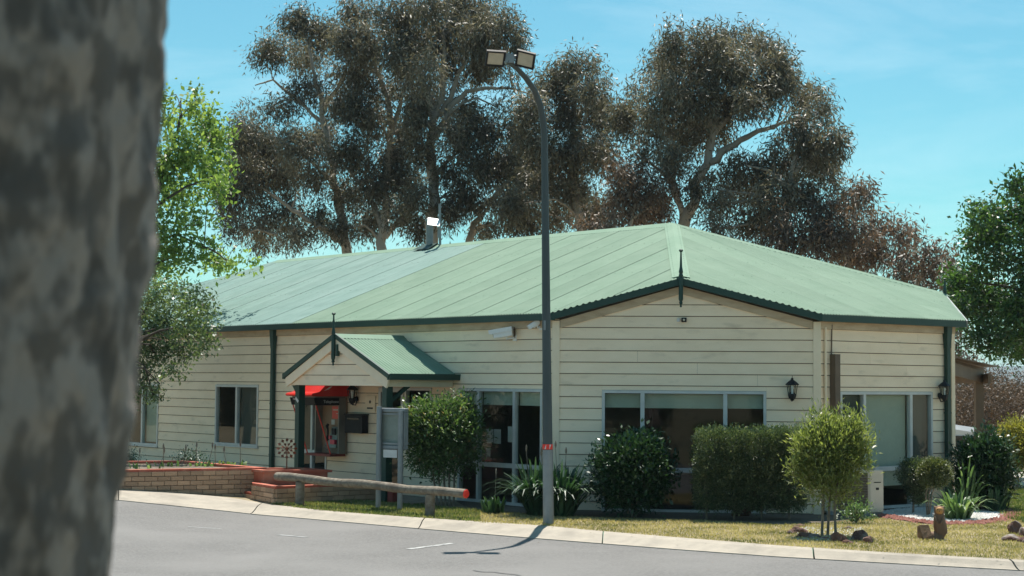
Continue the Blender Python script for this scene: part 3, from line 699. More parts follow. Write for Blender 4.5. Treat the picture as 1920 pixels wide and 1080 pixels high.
# ------------------------------------------------------------------ flue and antenna on the ridge
rv = HV + .12
def onridge(x):
    best = min(np.arange(8, 22, .02), key=lambda u: abs(px(W(u, HV, zl(HV)))[0] - x)); return best
uf = onridge(806); fb_ = W(uf, HV, zl(HV)); Yf = fb_.y
fl_ = thing('roof_flue', 'grey metal flue pipe standing on the green roof ridge', 'flue', fb_)
MB().tube([fb_ + V(0, 0, -.1), V(*at(806, 414, Yf))], .085, 14).build('pipe', 'galvanised', fl_, smooth=True)
MB()._lathe(V(fb_.x, fb_.y, at(806, 416, Yf).z), [(.1, 0), (.125, .02), (.125, .06), (.02, .1)], 14, V(0, 0, 1)).build('cowl', 'galvanised', fl_)
MB().add([fb_ + DU * .3 - DV * .3 + V(0, 0, -.06), fb_ - DU * .35 - DV * .3 + V(0, 0, -.06), fb_ - DU * .3 + V(0, 0, .09), fb_ + DU * .3 + V(0, 0, .09), fb_ + DU * .3 + DV * .3 + V(0, 0, -.06), fb_ - DU * .3 + DV * .3 + V(0, 0, -.06)], [(0, 1, 2, 3), (3, 2, 5, 4)]).build('flashing', 'green_paint', fl_)
ant = thing('roof_antenna', 'white panel antenna on a thin mast beside the roof flue', 'antenna', W(onridge(825), HV, zl(HV)))
ab = W(onridge(825), HV, zl(HV)); MB().tube([ab + V(0, 0, -.05), at(824.5, 382, ab.y)], .03, 8).build('mast', 'galvanised', ant)
cs = [at(x, y, ab.y + dy) for x, y, dy in ((801.5, 421, -.25), (824, 424, -.25), (825, 411, .0), (802.5, 407.5, .0))]
MB().hexa(cs[:2] + [c + V(0, .05, 0) for c in cs[1::-1]] + [cs[3], cs[2], cs[2] + V(0, .05, 0), cs[3] + V(0, .05, 0)]).build('panel', 'white_paint', ant)
bx_ = at(823, 438, ab.y - .05); MB().box(bx_ - V(0, 0, .1), .07, .07, .26).build('radio_box', 'galvanised', ant)

# ------------------------------------------------------------------ wall lanterns
def lantern(P, nrm, label, s=1.):
    """P: point on the wall at lantern mid height"""
    t = thing('wall_lantern', label, 'lantern', P, 'wall lanterns'); c = P + nrm * .13
    MB()._lathe(c, [(.03 * s, -.19 * s), (.035 * s, -.17 * s), (.06 * s, -.145 * s), (.072 * s, -.10 * s), (.07 * s, -.075 * s)], 6, V(0, 0, 1)).build('base', 'black_metal', t)
    MB()._lathe(c, [(.062 * s, -.075 * s), (.085 * s, .075 * s)], 6, V(0, 0, 1)).build('glass_shade', 'glass_clear', t)
    for j in range(6):
        a = j * math.pi / 3; e = V(math.cos(a), math.sin(a), 0)
        MB().tube([c + e * .066 * s + V(0, 0, -.08 * s), c + e * .09 * s + V(0, 0, .08 * s)], .007 * s, 5).build('glazing_bar', 'black_metal', t)
    MB()._lathe(c, [(.112 * s, .072 * s), (.115 * s, .085 * s), (.07 * s, .13 * s), (.035 * s, .155 * s), (.02 * s, .17 * s), (.024 * s, .185 * s), (.006 * s, .20 * s), (.004 * s, .235 * s)], 6, V(0, 0, 1)).build('cap', 'black_metal', t)
    MB()._lathe(c, [(.018 * s, -.08 * s), (.018 * s, .0), (.028 * s, .02 * s), (.02 * s, .055 * s)], 8, V(0, 0, 1)).build('bulb', 'white_paint', t)
    MB().tube([P + nrm * .005 + V(0, 0, -.10 * s), P + nrm * .05 + V(0, 0, -.2 * s), c + V(0, 0, -.19 * s)], .012 * s, 6).build('arm', 'black_metal', t)
    MB()._lathe(P + V(0, 0, -.09 * s), [(.055 * s, .02), (.045 * s, .045)], 10, nrm).build('wall_plate', 'black_metal', t)
lantern(PCa + dC * 4.05 + V(0, 0, 2.13) + nC * 0.02, nC, 'black six-sided lantern on the cut-off corner wall beside the wide window')
lantern(PR + DV * 3.36 + V(0, 0, 2.12) + nR * .02, nR, 'black lantern next to the green downpipe at the right wall end', 1.0)
lantern(W(9.25, 0, 1.95) - DV * .02, nL, 'black lantern on the wall under the porch between payphone and door', 1.1)

# ------------------------------------------------------------------ security cameras, sensor
def seccam(name, label, tail, nose, w, h, wallp, bracket_down):
    t = thing(name, label, 'camera', wallp); d = (nose - tail).normalized(); x = d.cross(V(0, 0, 1)).normalized(); u_ = x.cross(d)
    MB().bar(tail, nose, w * .86, h * .8, up=u_).build('housing', 'white_paint', t, bevel=.012)
    a = tail + u_ * h * .5 - d * .01; b = nose + u_ * h * .5 + d * .07
    MB().bar(a, b, w * 1.06, .014, up=u_).build('sun_shield', 'white_paint', t)
    for sg in (-1, 1): MB().bar(a - u_ * .03 + x * sg * w * .52, b - u_ * .03 + x * sg * w * .52, .008, .075, up=u_).build('shield_side', 'white_paint', t)
    MB()._lathe(nose - d * .004, [(h * .34, 0), (h * .34, .012), (h * .2, .013)], 14, d).build('lens', 'dark_glass', t)
    mid = tail.lerp(nose, .35) - u_ * h * .4
    MB().tube([mid, mid - V(0, 0, .04), wallp + V(0, 0, -bracket_down) + (tail - wallp) * .2, wallp + V(0, 0, -bracket_down)], .018, 8).build('bracket', 'white_paint', t)
    MB().bar(wallp + V(0, 0, -bracket_down - .05), wallp + V(0, 0, -bracket_down + .05), .09, .03, up=-DV).build('wall_plate', 'white_paint', t)
    return t
tl, ns = at(961, 622, W(4.3, -.22).y), at(926, 628, W(4.7, -.62).y)
big = seccam('security_camera', 'large white box security camera under the eave between porch and lamp post', tl, ns, .19, .17, W(4.27, -.026, 3.06), .06)
MB().bar(W(4.26, -.045, 3.0), W(4.26, -.045, 3.2), .035, .02, up=-DV).build('cable_duct', 'brown_paint', big)
tl, ns = at(1010, 604, W(3.6, -.12).y), at(998, 612, W(3.72, -.3).y)
seccam('security_camera', 'small white bullet camera at the top of the wall beside the lamp post', tl, ns, .10, .10, W(3.55, -.026, 3.2), .02)
sn = thing('movement_sensor', 'small black square floodlight sensor on the gable below the finial', 'sensor', PCa + dC * 2.21 + V(0, 0, 3.31))
c = PCa + dC * 2.21 + nC * .02 + V(0, 0, 3.275)
MB().box(c + nC * .03, .09, .05, .075, (dC, nC)).build('body', 'black_metal', sn, bevel=.008); MB().box(c + nC * .007, .05, .02, .05, (dC, nC)).build('mount', 'black_metal', sn)
MB()._lathe(c + nC * .056 + V(0, 0, .037), [(.02, 0), (.018, .006)], 12, nC).build('lens', 'lamp_glass', sn)
MB().box(c - dC * .095 + nC * .004 + V(0, 0, .005), .05, .02, .06, (dC, nC)).build('junction_plate', 'paper', sn)

# ------------------------------------------------------------------ payphone booth on the left wall
ph = thing('payphone', 'wall mounted payphone booth with glossy red hood under the porch', 'payphone', W(10.1, -.05, .72))
u0, u1, zb, zt, dt, db = 9.60, 10.46, .74, 1.72, .80, .42; zh = 1.87
def P3(u, v, z): return W(u, -v, z)
MB().hexa([P3(u0, .026, zb), P3(u1, .026, zb), P3(u1, .075, zb), P3(u0, .075, zb), P3(u0, .026, zh), P3(u1, .026, zh), P3(u1, .075, zh), P3(u0, .075, zh)]).build('back_panel', 'booth_back', ph)
for u, nm in ((u0, 'near'), (u1, 'far')):
    e = .02
    f_ = MB().hexa([P3(u - e, .076, zb), P3(u + e, .076, zb), P3(u + e, .24, zb), P3(u - e, .24, zb), P3(u - e, .076, zh), P3(u + e, .076, zh), P3(u + e, .24, zh), P3(u - e, .24, zh)]).build('side_panel', 'booth_grey', ph)
    MB().add([P3(u, .24, zb + .02), P3(u, db, zb + .02), P3(u, dt - .03, zt), P3(u, .24, zt)], [(0, 1, 2, 3)]).build('pane', 'glass_clear', f_)
    MB().hexa([P3(u - e, .241, zt), P3(u + e, .241, zt), P3(u + e, dt, zt), P3(u - e, dt, zt), P3(u - e, .241, zh), P3(u + e, .241, zh), P3(u + e, dt + .05, zh), P3(u - e, dt + .05, zh)]).build('side_header', 'black_metal', f_)
    MB().tube([P3(u, dt - .02, zt), P3(u, db, zb)], .014, 6).build('edge_strip', 'red_plastic', f_)
MB().hexa([P3(u0 + .021, dt - .04, zt), P3(u1 - .021, dt - .04, zt), P3(u1 - .021, dt - .01, zt), P3(u0 + .021, dt - .01, zt), P3(u0 + .021, dt, zh), P3(u1 - .021, dt, zh), P3(u1 - .021, dt + .03, zh), P3(u0 + .021, dt + .03, zh)]).build('front_header', 'black_metal', ph)
MB().hexa([P3(u0 - .02, .076, zb - .05), P3(u1 + .02, .076, zb - .05), P3(u1 + .02, db + .03, zb - .05), P3(u0 - .02, db + .03, zb - .05), P3(u0 - .02, .076, zb - .001), P3(u1 + .02, .076, zb - .001), P3(u1 + .02, db + .03, zb - .001), P3(u0 - .02, db + .03, zb - .001)]).build('shelf', 'dark_red', ph)
hd_ = MB(); prof = [(.03, 1.90), (dt + .10, 1.90), (dt + .13, 1.93), (dt + .10, 1.96), (dt - .06, 1.99), (.58, 2.14), (.30, 2.2), (.03, 2.21)]
MB().hexa([P3(u_, v_, z_) for z_ in (zh + .001, 1.899) for u_, v_ in ((u0, .08), (u1, .08), (u1, dt), (u0, dt))]).build('fascia', 'booth_grey', ph)
a_, b_ = u0 - .06, u1 + .06
vs = [P3(a_, v, z) for v, z in prof] + [P3(b_, v, z) for v, z in prof]; k = len(prof)
hd_.add(vs, [tuple(range(k)), tuple(range(2 * k - 1, k - 1, -1))] + [(i, i + k, (i + 1) % k + k, (i + 1) % k) for i in range(k)]); hood = hd_.build('hood', 'red_plastic', ph)
MB().hexa([P3(a_ - .004, dt - .16, 2.01), P3(a_ - .004, dt - .28, 2.04), P3(a_ - .001, dt - .28, 2.04), P3(a_ - .001, dt - .16, 2.01), P3(a_ - .004, dt - .30, 2.09), P3(a_ - .004, dt - .36, 2.10), P3(a_ - .001, dt - .36, 2.10), P3(a_ - .001, dt - .30, 2.09)]).build('emblem', 'white_paint', hood)
# red and white cards on the back panel, the telephone itself
def card(u, w, z, h, m, o=.076): return MB().hexa([P3(u, o, z), P3(u + w, o, z), P3(u + w, o + .004, z), P3(u, o + .004, z), P3(u, o, z + h), P3(u + w, o, z + h), P3(u + w, o + .004, z + h), P3(u, o + .004, z + h)]).build('card', m, ph)
card(9.66, .42, 1.44, .25, 'red_plastic'); card(9.70, .34, 1.61, .02, 'paper', .081); card(9.70, .22, 1.54, .012, 'paper', .081)
card(9.98, .12, 1.32, .1, 'paper'); card(10.0, .07, 1.22, .05, 'paper'); card(9.68, .16, 1.30, .11, 'dark_red')
tel = MB().hexa([P3(9.72, .076, .86), P3(10.02, .076, .86), P3(10.02, .22, .86), P3(9.72, .22, .86), P3(9.74, .076, 1.28), P3(10.0, .076, 1.28), P3(10.0, .14, 1.26), P3(9.74, .14, 1.26)]).build('telephone', 'phone_grey', ph)
MB().box(P3(9.82, .205, 1.12), .12, .03, .13, (DU, -DV)).build('keypad', 'black_metal', tel)
MB().box(P3(9.80, .225, .93), .16, .06, .09, (DU, -DV)).build('coin_tray', 'pink_plastic', tel)
MB().box(P3(9.95, .20, 1.03), .05, .05, .07, (DU, -DV)).build('card_slot', 'pink_plastic', tel)
MB().tube([P3(10.06, .18, 1.0), P3(10.07, .21, 1.03), P3(10.06, .19, 1.1), P3(10.06, .19, 1.22), P3(10.07, .21, 1.29), P3(10.06, .18, 1.33)], [.026, .032, .018, .018, .032, .026], 8).build('handset', 'black_metal', tel)
MB().tube([P3(10.06, .2, 1.0), P3(10.08, .25, .86), P3(10.0, .26, .80), P3(9.95, .2, .86)], .009, 6).build('cord', 'galvanised', tel)
def text(body, size, origin, xdir, ydir, m, parent, nm='lettering', ext_=.002):
    cu = bpy.data.curves.new(nm, 'FONT'); cu.body = body; cu.size = size; cu.extrude = ext_
    to = bpy.data.objects.new(nm + '_tmp', cu); COL.objects.link(to)
    z_ = Vector(xdir).cross(Vector(ydir)); mw = Matrix((xdir, ydir, z_)).transposed().to_4x4(); mw.translation = origin
    dg = bpy.context.evaluated_depsgraph_get(); me = bpy.data.meshes.new_from_object(to.evaluated_get(dg)); me.transform(mw)
    bpy.data.objects.remove(to); me.materials.clear(); me.name = nm
    return link(nm, me, m, parent)
side_h = [c for c in ph.children if c.name.startswith('side_panel')][0]
text('Telephone', .085, P3(u0 - .024, .62, 1.765), DV, V(0, 0, 1), 'paper', side_h)
text('Telephone', .05, P3(u1 - .06, dt + .026, 1.825), -DU, V(0, 0, 1), 'paper', ph)
MB().tube([P3(10.26, dt + .012, 1.78), P3(10.22, dt + .014, 1.80), P3(10.06, dt + .012, 1.77), P3(10.24, dt + .01, 1.755), P3(10.30, dt + .01, 1.77)], .009, 6).build('emblem', 'orange_print', ph)
MB().tube([P3(10.14, dt + .012, 1.775), P3(10.06, dt + .014, 1.795), P3(10.02, dt + .012, 1.775)], .008, 6).build('emblem', 'blue_print', ph)
# striped tag wrapped on the green post
tg = tag(MB().bar(W(9.18, -1.495, 1.88) + DU * .05, W(9.18, -1.495, 1.80) - DU * .05, .05, .006, up=-DV).build('sticker', 'paper', None), 'small pale sticker on the green porch post', 'sticker')

# letterbox and small sign on the wall under the porch
lb = thing('letterbox', 'black metal letterbox fixed to the wall beside the payphone', 'letterbox', W(9.2, -.03, 1.17))
MB().box(W(9.16, -.10, 1.17), .62, .15, .36, (DU, DV)).build('body', 'black_metal', lb, bevel=.01); MB().bar(W(8.84, -.105, 1.545), W(9.48, -.105, 1.545), .18, .02).build('lid', 'black_metal', lb)
MB().box(W(9.16, -.178, 1.44), .4, .012, .03, (DU, DV)).build('slot', 'dark_glass', lb)
sg = thing('wall_sign', 'small pale notice above the black letterbox', 'sign', W(8.75, -.03, 1.6))
MB().box(W(8.78, -.032, 1.60), .34, .01, .32, (DU, DV)).build('plate', 'trim', sg)
MB()._lathe(W(8.78, -.038, 1.80), [(.03, 0), (.03, .004)], 12, -DV).build('symbol', 'black_metal', sg)
MB().box(W(8.78, -.039, 1.66), .2, .004, .03, (DU, DV)).build('print_line', 'black_metal', sg)

# ------------------------------------------------------------------ noticeboard (seen from behind) on two posts
n1, n2 = gnd(709, 955), gnd(749.5, 957.5)
nb = thing('noticeboard', 'grey metal noticeboard cabinet on two posts seen from behind', 'noticeboard', (n1 + n2) / 2)
e = (n2 - n1).normalized(); nn = V(-e.y, e.x, 0)
zA, zB = at(700, 842, n1.y).z, at(700, 765, n1.y).z
for p, zt_ in ((n1, zB + .03), (n2, zB - .04)): MB().tube([p + V(0, 0, -.02), p + V(0, 0, zt_)], .047, 12).build('post', 'galvanised', nb, smooth=True)
c0 = (n1 + n2) / 2 + nn * .105 - e * .02; hw_, dp = .30, .06
fr = MB()
for a, b, z0, z1 in ((-hw_, hw_, zA, zA + .07), (-hw_, hw_, zB - .07, zB), (-hw_, -hw_ + .06, zA + .07, zB - .07), (hw_ - .06, hw_, zA + .07, zB - .07)):
    fr.hexa([c0 + e * q + nn * o + V(0, 0, z) for z in (z0, z1) for q, o in ((a, -dp), (b, -dp), (b, dp), (a, dp))])
fr.build('frame', 'galvanised', nb, bevel=.012)
MB().box(c0 + V(0, 0, zA + .07), 2 * hw_ - .12, .02, zB - zA - .14, (e, nn)).build('backing', 'phone_grey', nb)
for z in (zA + .1, zB - .1): MB().bar((n1 + n2) / 2 + nn * .045 - e * .28 + V(0, 0, z), (n1 + n2) / 2 + nn * .045 + e * .26 + V(0, 0, z), .012, .03).build('clamp_strip', 'galvanised', nb)
MB().hexa([c0 + e * q + nn * (o - .09) + V(0, 0, z) for z, t in ((zA - .14, -.012), (zA - .005, .012)) for q, o in ((-.13, 0), (.17, 0), (.17, .008), (-.13, .008))]).build('number_plate', 'paper', nb)

# ------------------------------------------------------------------ log rail
q1, q2 = gnd(562, 949), gnd(806, 969)
rl = thing('log_barrier', 'weathered log rail on two round posts along the kerb with red reflector', 'barrier', (q1 + q2) / 2)
ed = (q2 - q1); ed.z = 0; ed.normalize()
z1_, z2_ = .485, .425
def rp(x):
    t = min(np.arange(-2, 6, .01), key=lambda s: abs(px(q1 + ed * s + V(0, 0, .45))[0] - x)); L_ = (q2 - q1).length
    return q1 + ed * t + V(0, 0, z1_ + (z2_ - z1_) * t / L_ - q1.z)
ra, rb_ = rp(519), rp(873); pts = [ra.lerp(rb_, i / 14) + V(0, 0, .012 * math.sin(i * 1.1)) for i in range(15)]
MB().tube([pts[0] - ed * .02] + pts, [.05] + [.074 + .004 * math.sin(i * 2.3) for i in range(15)], 16, wob=.06).build('rail', 'log', rl, smooth=True)
MB()._lathe(pts[-1] - ed * .003, [(.066, 0), (.07, .012), (.064, .02), (.02, .022)], 18, ed).build('reflector', 'red_reflector', rl)
for p, zt_ in ((q1, z1_), (q2, z2_)): MB().tube([p + V(0, 0, -.03), p + V(0, 0, .2), p + V(0, 0, zt_ - .06 - 0)], [.085, .083, .08], 14, wob=.05).build('post', 'log', rl, smooth=True)

# ------------------------------------------------------------------ lamp post with two floodlights
lp0 = gnd(1028.5, 983)
lp = thing('lamp_post', 'tall grey steel lamp post with curved top and two floodlights', 'lamp post', lp0)
arm_dir = V(-.656, -.755, 0)
def lpt(x, y, reach): return at(x, y, lp0.y + arm_dir.y * reach)
path = [(1028.5, 983, 0), (1026.5, 800, 0), (1024.5, 620, 0), (1023, 450, 0), (1021.5, 320, 0), (1021, 262, 0), (1018.5, 228, .05), (1013, 198, .14), (1002, 169, .30), (986, 146, .50), (968, 127, .72), (951, 114, .92)]
pp = [lpt(*q) for q in path]; pp[0].z = -.05
MB().tube(pp, [.084, .076, .068, .061, .055, .052, .051, .05, .047, .044, .04, .036], 18).build('pole', 'pole_paint', lp, smooth=True)
MB().tube([pp[0].lerp(pp[1], .04), pp[0].lerp(pp[1], .77)], [.0865, .081], 18).build('base_section', 'galvanised', lp, smooth=True)
bz = lpt(1026.8, 837.5, 0); MB().tube([bz - V(0, 0, .04), bz + V(0, 0, .04)], .0815, 18).build('warning_tape', 'red_reflector', lp)
for s_ in (-.03, .03):
    a = bz + V(s_ - .012, -.082 + abs(s_) * .25, -.035); MB().bar(a, a + V(.025, .0, .07), .02, .003, up=V(0, -1, 0)).build('tape_stripe', 'paper', lp)
MB().box(lpt(1023.5, 612, 0) + V(-.02, -.07, -.06), .035, .012, .15).build('pole_label', 'galvanised', lp)
tip = pp[-1]; MB().tube([tip + V(-.10, .03, .06), tip + V(.30, .0, .07)], .032, 10).build('crossarm', 'galvanised', lp)
MB().box(tip + V(.03, .04, -.03), .16, .12, .14).build('bracket_box', 'galvanised', lp)
def flood(cx, cy, right, up_):
    c = at(cx, cy, tip.y - .05); r = Vector(right).normalized(); u_ = Vector(up_); u_ = (u_ - r * u_.dot(r)).normalized(); n_ = r.cross(u_)   # n_ faces out of the glass
    if n_.y > 0: n_ = -n_
    f = bpy.data.objects.new('floodlight', None)
    def slab(w, h, o0, o1, ox=0, oy=0): return [c + r * (ox + sx * w / 2) + u_ * (oy + sy * h / 2) + n_ * o for o in (o0, o1) for sx, sy in ((-1, -1), (1, -1), (1, 1), (-1, 1))]
    mb = MB()
    for ox, oy, w, h in ((0, .125, .30, .03), (0, -.125, .30, .03), (-.135, 0, .03, .22), (.135, 0, .03, .22)): mb.hexa(slab(w, h, -.03, .012, ox, oy))
    fo = mb.build('floodlight', 'black_metal', lp)
    MB().hexa(slab(.24, .22, -.02, .0)).build('glass', 'lamp_glass', fo)
    MB().hexa(slab(.2, .18, -.075, -.031)).build('heat_sink', 'black_metal', fo)
flood(929, 110, (1, .14, -.03), (-.26, -.70, .68)); flood(985, 112, (1, -.14, -.27), (.42, -.66, .66))

# ------------------------------------------------------------------ brick planters
BRICK = MB(); BRICK.hexa([V(-.5, -.5, -.5), V(.5, -.5, -.5), V(.5, .5, -.5), V(-.5, .5, -.5), V(-.5, -.5, .5), V(.5, -.5, .5), V(.5, .5, .5), V(-.5, .5, .5)])
bme = bpy.data.meshes.new('brick'); bme.from_pydata(BRICK.v, [], BRICK.f); bme.materials.append(MATS['brick'])
def brick_face(par, a, b, z0, z1, clip=None):
    """courses of single bricks along a->b (outer face on the right-hand side of travel)"""
    d = b - a; d.z = 0; Ln = d.length; d.normalize(); n_ = V(d.y, -d.x, 0); rot = math.atan2(d.y, d.x); k = 0; z = z1
    while z > z0 + .02:
        h = min(.076, z - z0); s = -.12 if k % 2 else 0.
        while s < Ln - .01:
            s0, s1 = max(s, 0), min(s + .23, Ln)
            if s1 - s0 > .03 and (clip is None or z - h * .2 > clip(a + d * (s0 + s1) / 2)):
                o = bpy.data.objects.new('brick', bme); COL.objects.link(o); c_ = a + d * ((s0 + s1) / 2) + n_ * (.004 + .006 * RNG.random())
                o.location = (c_.x, c_.y, z - h / 2); o.rotation_euler = (0, RNG.uniform(-.008, .008), rot); o.scale = (s1 - s0, .06, h); setp(o, par)
            s += .24
        z -= .086; k += 1
def planter(label, poly, zb, zt, brick_edges, fill='soil', copw=.13, m='mortar', cop='red_tile', group='brick planters beside the porch', coph=.045):
    poly = [Vector((p.x, p.y, 0)) for p in poly]; c = sum(poly, V(0, 0, 0)) / len(poly)
    t = thing('planter', label, 'planter', c, group); n = len(poly)
    def inset(k):
        out = []
        for i in range(n):
            a, b, e_ = poly[i - 1], poly[i], poly[(i + 1) % n]
            d1 = (b - a).normalized(); d2 = (e_ - b).normalized(); n1_ = V(-d1.y, d1.x, 0); n2_ = V(-d2.y, d2.x, 0)
            bis = (n1_ + n2_); out.append(b + bis * (k / max(.25, 1 + n1_.dot(n2_))))
        return out
    o_, i_ = inset(.03), inset(.10)
    mb = MB(); N_ = n
    for z in (zb - .3, zt - coph): mb.v += [(p.x, p.y, z) for p in o_]
    for j in range(n): mb.f.append((j, (j + 1) % n, n + (j + 1) % n, n + j))
    w_ = mb.build('wall', m, t)
    oc, ic = inset(-.02), inset(copw); mb = MB()
    for ring, z in ((oc, zt - coph), (oc, zt), (ic, zt), (ic, zt - coph)): mb.v += [(p.x, p.y, z) for p in ring]
    for k in range(4):
        for j in range(n): mb.f.append((k * n + j, k * n + (j + 1) % n, ((k + 1) % 4) * n + (j + 1) % n, ((k + 1) % 4) * n + j))
    mb.build('coping', cop, t)
    MB().poly([V(p.x, p.y, zt - .05) for p in inset(copw - .02)]).build('soil', fill, t)
    for j in brick_edges:
        a, b = poly[j], poly[(j + 1) % n]; brick_face(w_, a + (b - a).normalized() * 0, b, zb - .02, zt - coph, None)
    return t
def zpt(x, y, z): p = atz(x, y, z); return V(p.x, p.y, 0)
# long planter by the drive (counter-clockwise outlines, seen from above)
a0, a1 = zpt(228, 881, .587), zpt(497, 876.5, .587)
al = a0 + (a0 - a1).normalized() * 4.5
planter('long low brick planter with red coping beside the drive under the windows', [al, a1, a1 + DU * 3.2, al + DU * 2.2 + V(.5, 2.0, 0)], .0, .587, [0])
b1, b0 = zpt(517, 912, .33), zpt(475, 905.5, .33); bE = zpt(737, 903.5, .33)
planter('middle brick planter with red coping stepping down behind the log rail', [b0, b1, bE, bE + DU * 1.0, b0 + DU * .6 + DV * .35], .0, .33, [0, 1])
c1, c0_, c2 = zpt(480, 924.5, .155), zpt(439, 917.5, .155), zpt(516, 921.5, .155)
planter('lowest small brick planter with red coping at the kerb end', [c0_, c1, c2, c2 + DU * .8, c0_ + DU * .1 + DV * .1], -.02, .155, [0, 1], copw=.1)
r0, r1 = zpt(493, 881.5, .56), zpt(640, 882.5, .56)
rd = r1 - r0; d0 = V(.97, .24, 0)
planter('tall red painted planter holding the rusty metal flower', [r0, r0 + d0 * 1.25, r0 + d0 * 1.25 + DU * .9, r0 + DU * .9], 0, .56, [], m='red_tile')
pp0 = zpt(738, 945, 0)
tag(MB().box(pp0, .16, .16, .34, (DU, DV)).build('pier', 'dark_red'), 'dark red painted pier at the end of the middle planter', 'pier')
# rusty metal flower
fp = at(537.5, 885, (r0 + d0 * .45 + DU * .25).y); fp.z = .5
fw_ = thing('garden_spinner', 'rusty metal flower spinner on a thin stem in the red planter', 'spinner', fp)
fc = at(538, 841, fp.y); MB().tube([fp, fc], .012, 6).build('stem', 'rust', fw_)
vd = V(.15, -1, 0).normalized(); sx_ = V(1, .15, 0).normalized()
for rr, n_, l_ in ((.16, 12, .075), (.085, 8, .06)):
    for j in range(n_):
        a = 2 * math.pi * (j + (.5 if n_ == 8 else 0)) / n_; e = sx_ * math.cos(a) + V(0, 0, 1) * math.sin(a); tng = sx_ * -math.sin(a) + V(0, 0, 1) * math.cos(a)
        cc = fc + e * rr + vd * (.02 if n_ == 8 else 0)
        MB().add([cc - e * l_ * .5, cc + tng * l_ * .42 + vd * .02, cc + e * l_ * .5, cc - tng * l_ * .42 - vd * .015], [(0, 1, 2), (0, 2, 3)]).build('petal', 'rust', fw_)
        MB().tube([fc, cc], .004, 4).build('spoke', 'rust', fw_)
MB()._lathe(fc + vd * .03, [(.03, -.02), (.035, 0), (.02, .02)], 10, vd).build('hub', 'rust', fw_)

# ------------------------------------------------------------------ air conditioner, rocks, statue, gravel bed
acb = gnd(1640, 968); acx = V(-.93, -.28, 0).normalized(); acn = V(-.28, .0, 0); gx = V(.955, .295, 0).normalized(); gn = V(gx.y, -gx.x, 0)
ac = thing('air_conditioner', 'cream outdoor air conditioner unit with brown grille behind the small tree', 'air conditioner', acb)
acc = gnd(1633, 968); Wc, Dc, Hc = .85, .33, .78
e1 = V(-.80, .60, 0).normalized(); e2 = V(.80, .62, 0).normalized()   # grille runs back-left, end panel back-right from the near corner
e2 = V(.86, .51, 0).normalized(); e1 = V(-.51, .86, 0).normalized()
e1 = V(-.97, .24, 0); e2 = V(.24 * 1.9, .9, 0).normalized()
def acp(a, b, z): return acc + e1 * a + e2 * b + V(0, 0, z)
e2 = V(.93, .37, 0)
MB().hexa([acp(a, b, z) for z in (.06, Hc) for a, b in ((0, 0), (.78, 0), (.78, .26), (0, .26))]).build('case', 'ac_cream', ac, bevel=.015)
nG = V(e1.y, -e1.x, 0); nG = nG if nG.y < 0 else -nG
nE = V(e2.y, -e2.x, 0); nE = nE if nE.y < 0 else -nE
def slab(P, d, n_, s0, s1, z0, z1, o0, o1): return [P + d * s + n_ * o + V(0, 0, z) for z in (z0, z1) for s, o in ((s0, o0), (s1, o0), (s1, o1), (s0, o1))]
MB().hexa(slab(acc, e1, nG, .05, .62, .1, Hc - .05, .001, .012)).build('grille_back', 'ac_grille', ac)
for k in range(14): MB().hexa(slab(acc, e1, nG, .05, .62, .12 + k * .044, .13 + k * .044, .012, .024)).build('grille_bar', 'booth_grey', ac)
MB().hexa(slab(acc, e2, nE, .06, .2, .56, .575, .001, .004)).build('print_line', 'black_metal', ac); MB().hexa(slab(acc, e2, nE, .10, .16, .44, .48, .001, .004)).build('badge', 'black_metal', ac)
for a in (.1, .68): MB().box(acp(a, .13, 0), .08, .3, .07, (e1, e2)).build('foot', 'galvanised', ac)
MB().box(acp(.1, .13, Hc), .09, .06, .05, (e1, e2)).build('pipe_cover', 'galvanised', ac)

def rock(name, label, P, sx, sy, sz, seed, cat='rock', group=None, m='rock'):
    bm = bmesh.new(); bmesh.ops.create_icosphere(bm, subdivisions=3, radius=1)
    for v in bm.verts:
        k = 1 + .45 * noise.noise(v.co * 1.3 + Vector((seed * 7.1, seed, 0))) + .16 * noise.noise(v.co * 4 + Vector((seed, 0, seed)))
        v.co = Vector((v.co.x * sx * k, v.co.y * sy * k, max(v.co.z, -.45) * sz * k)) + Vector(P) + Vector((0, 0, sz * .35))
    me = bpy.data.meshes.new(name); bm.to_mesh(me); bm.free(); o = link(name, me, m); return tag(o, label, cat, group)
RK = [(1496, 1000, .14, .09, .09, 'long low dark red rock at the left of the small tree ring'), (1515, 1009, .17, .08, .08, 'flat dark rock at the front of the tree ring beside the stems'), (1572, 1016, .10, .09, .12, 'pointed dark red rock in front of the small tree'), (1612, 1013, .13, .11, .14, 'large red brown rock at the right of the small tree ring'),
      (1627, 1018, .07, .07, .09, 'small red rock leaning on the large one in the tree ring'), (1482, 1001, .06, .06, .06, 'small pale rock at the outer left of the tree ring'), (1590, 1019, .10, .07, .06, 'pale whitish rock between the red rocks in the tree ring'), (1500, 987, .10, .06, .05, 'tan rock behind the small tree'), (1545, 1012, .12, .06, .05, 'grey flat rock at the foot of the stems'), (1590, 992, .08, .05, .05, 'small rock at the back of the tree ring')]
for i, (x, y, a, b, c_, lab) in enumerate(RK): rock('rock', lab, gnd(x, y) - V(0, 0, .03), a, b, c_, i + 1, group='rocks ringing the small tree')
for i, (x, y, a, b, c_, lab) in enumerate([(1899, 1014, .14, .1, .08, 'dark grey rock in the pile at the lawn edge'), (1902, 1000, .09, .09, .15, 'upright dark brown rock on top of the pile at the lawn edge'), (1922, 1006, .09, .09, .11, 'rust brown rock at the back of the pile at the lawn edge'), (1926, 1018, .12, .1, .08, 'low rock at the front of the pile at the lawn edge')]):
    rock('rock', lab, gnd(x, y) - V(0, 0, .02), a, b, c_, i + 20, group='rock pile at the lawn edge')
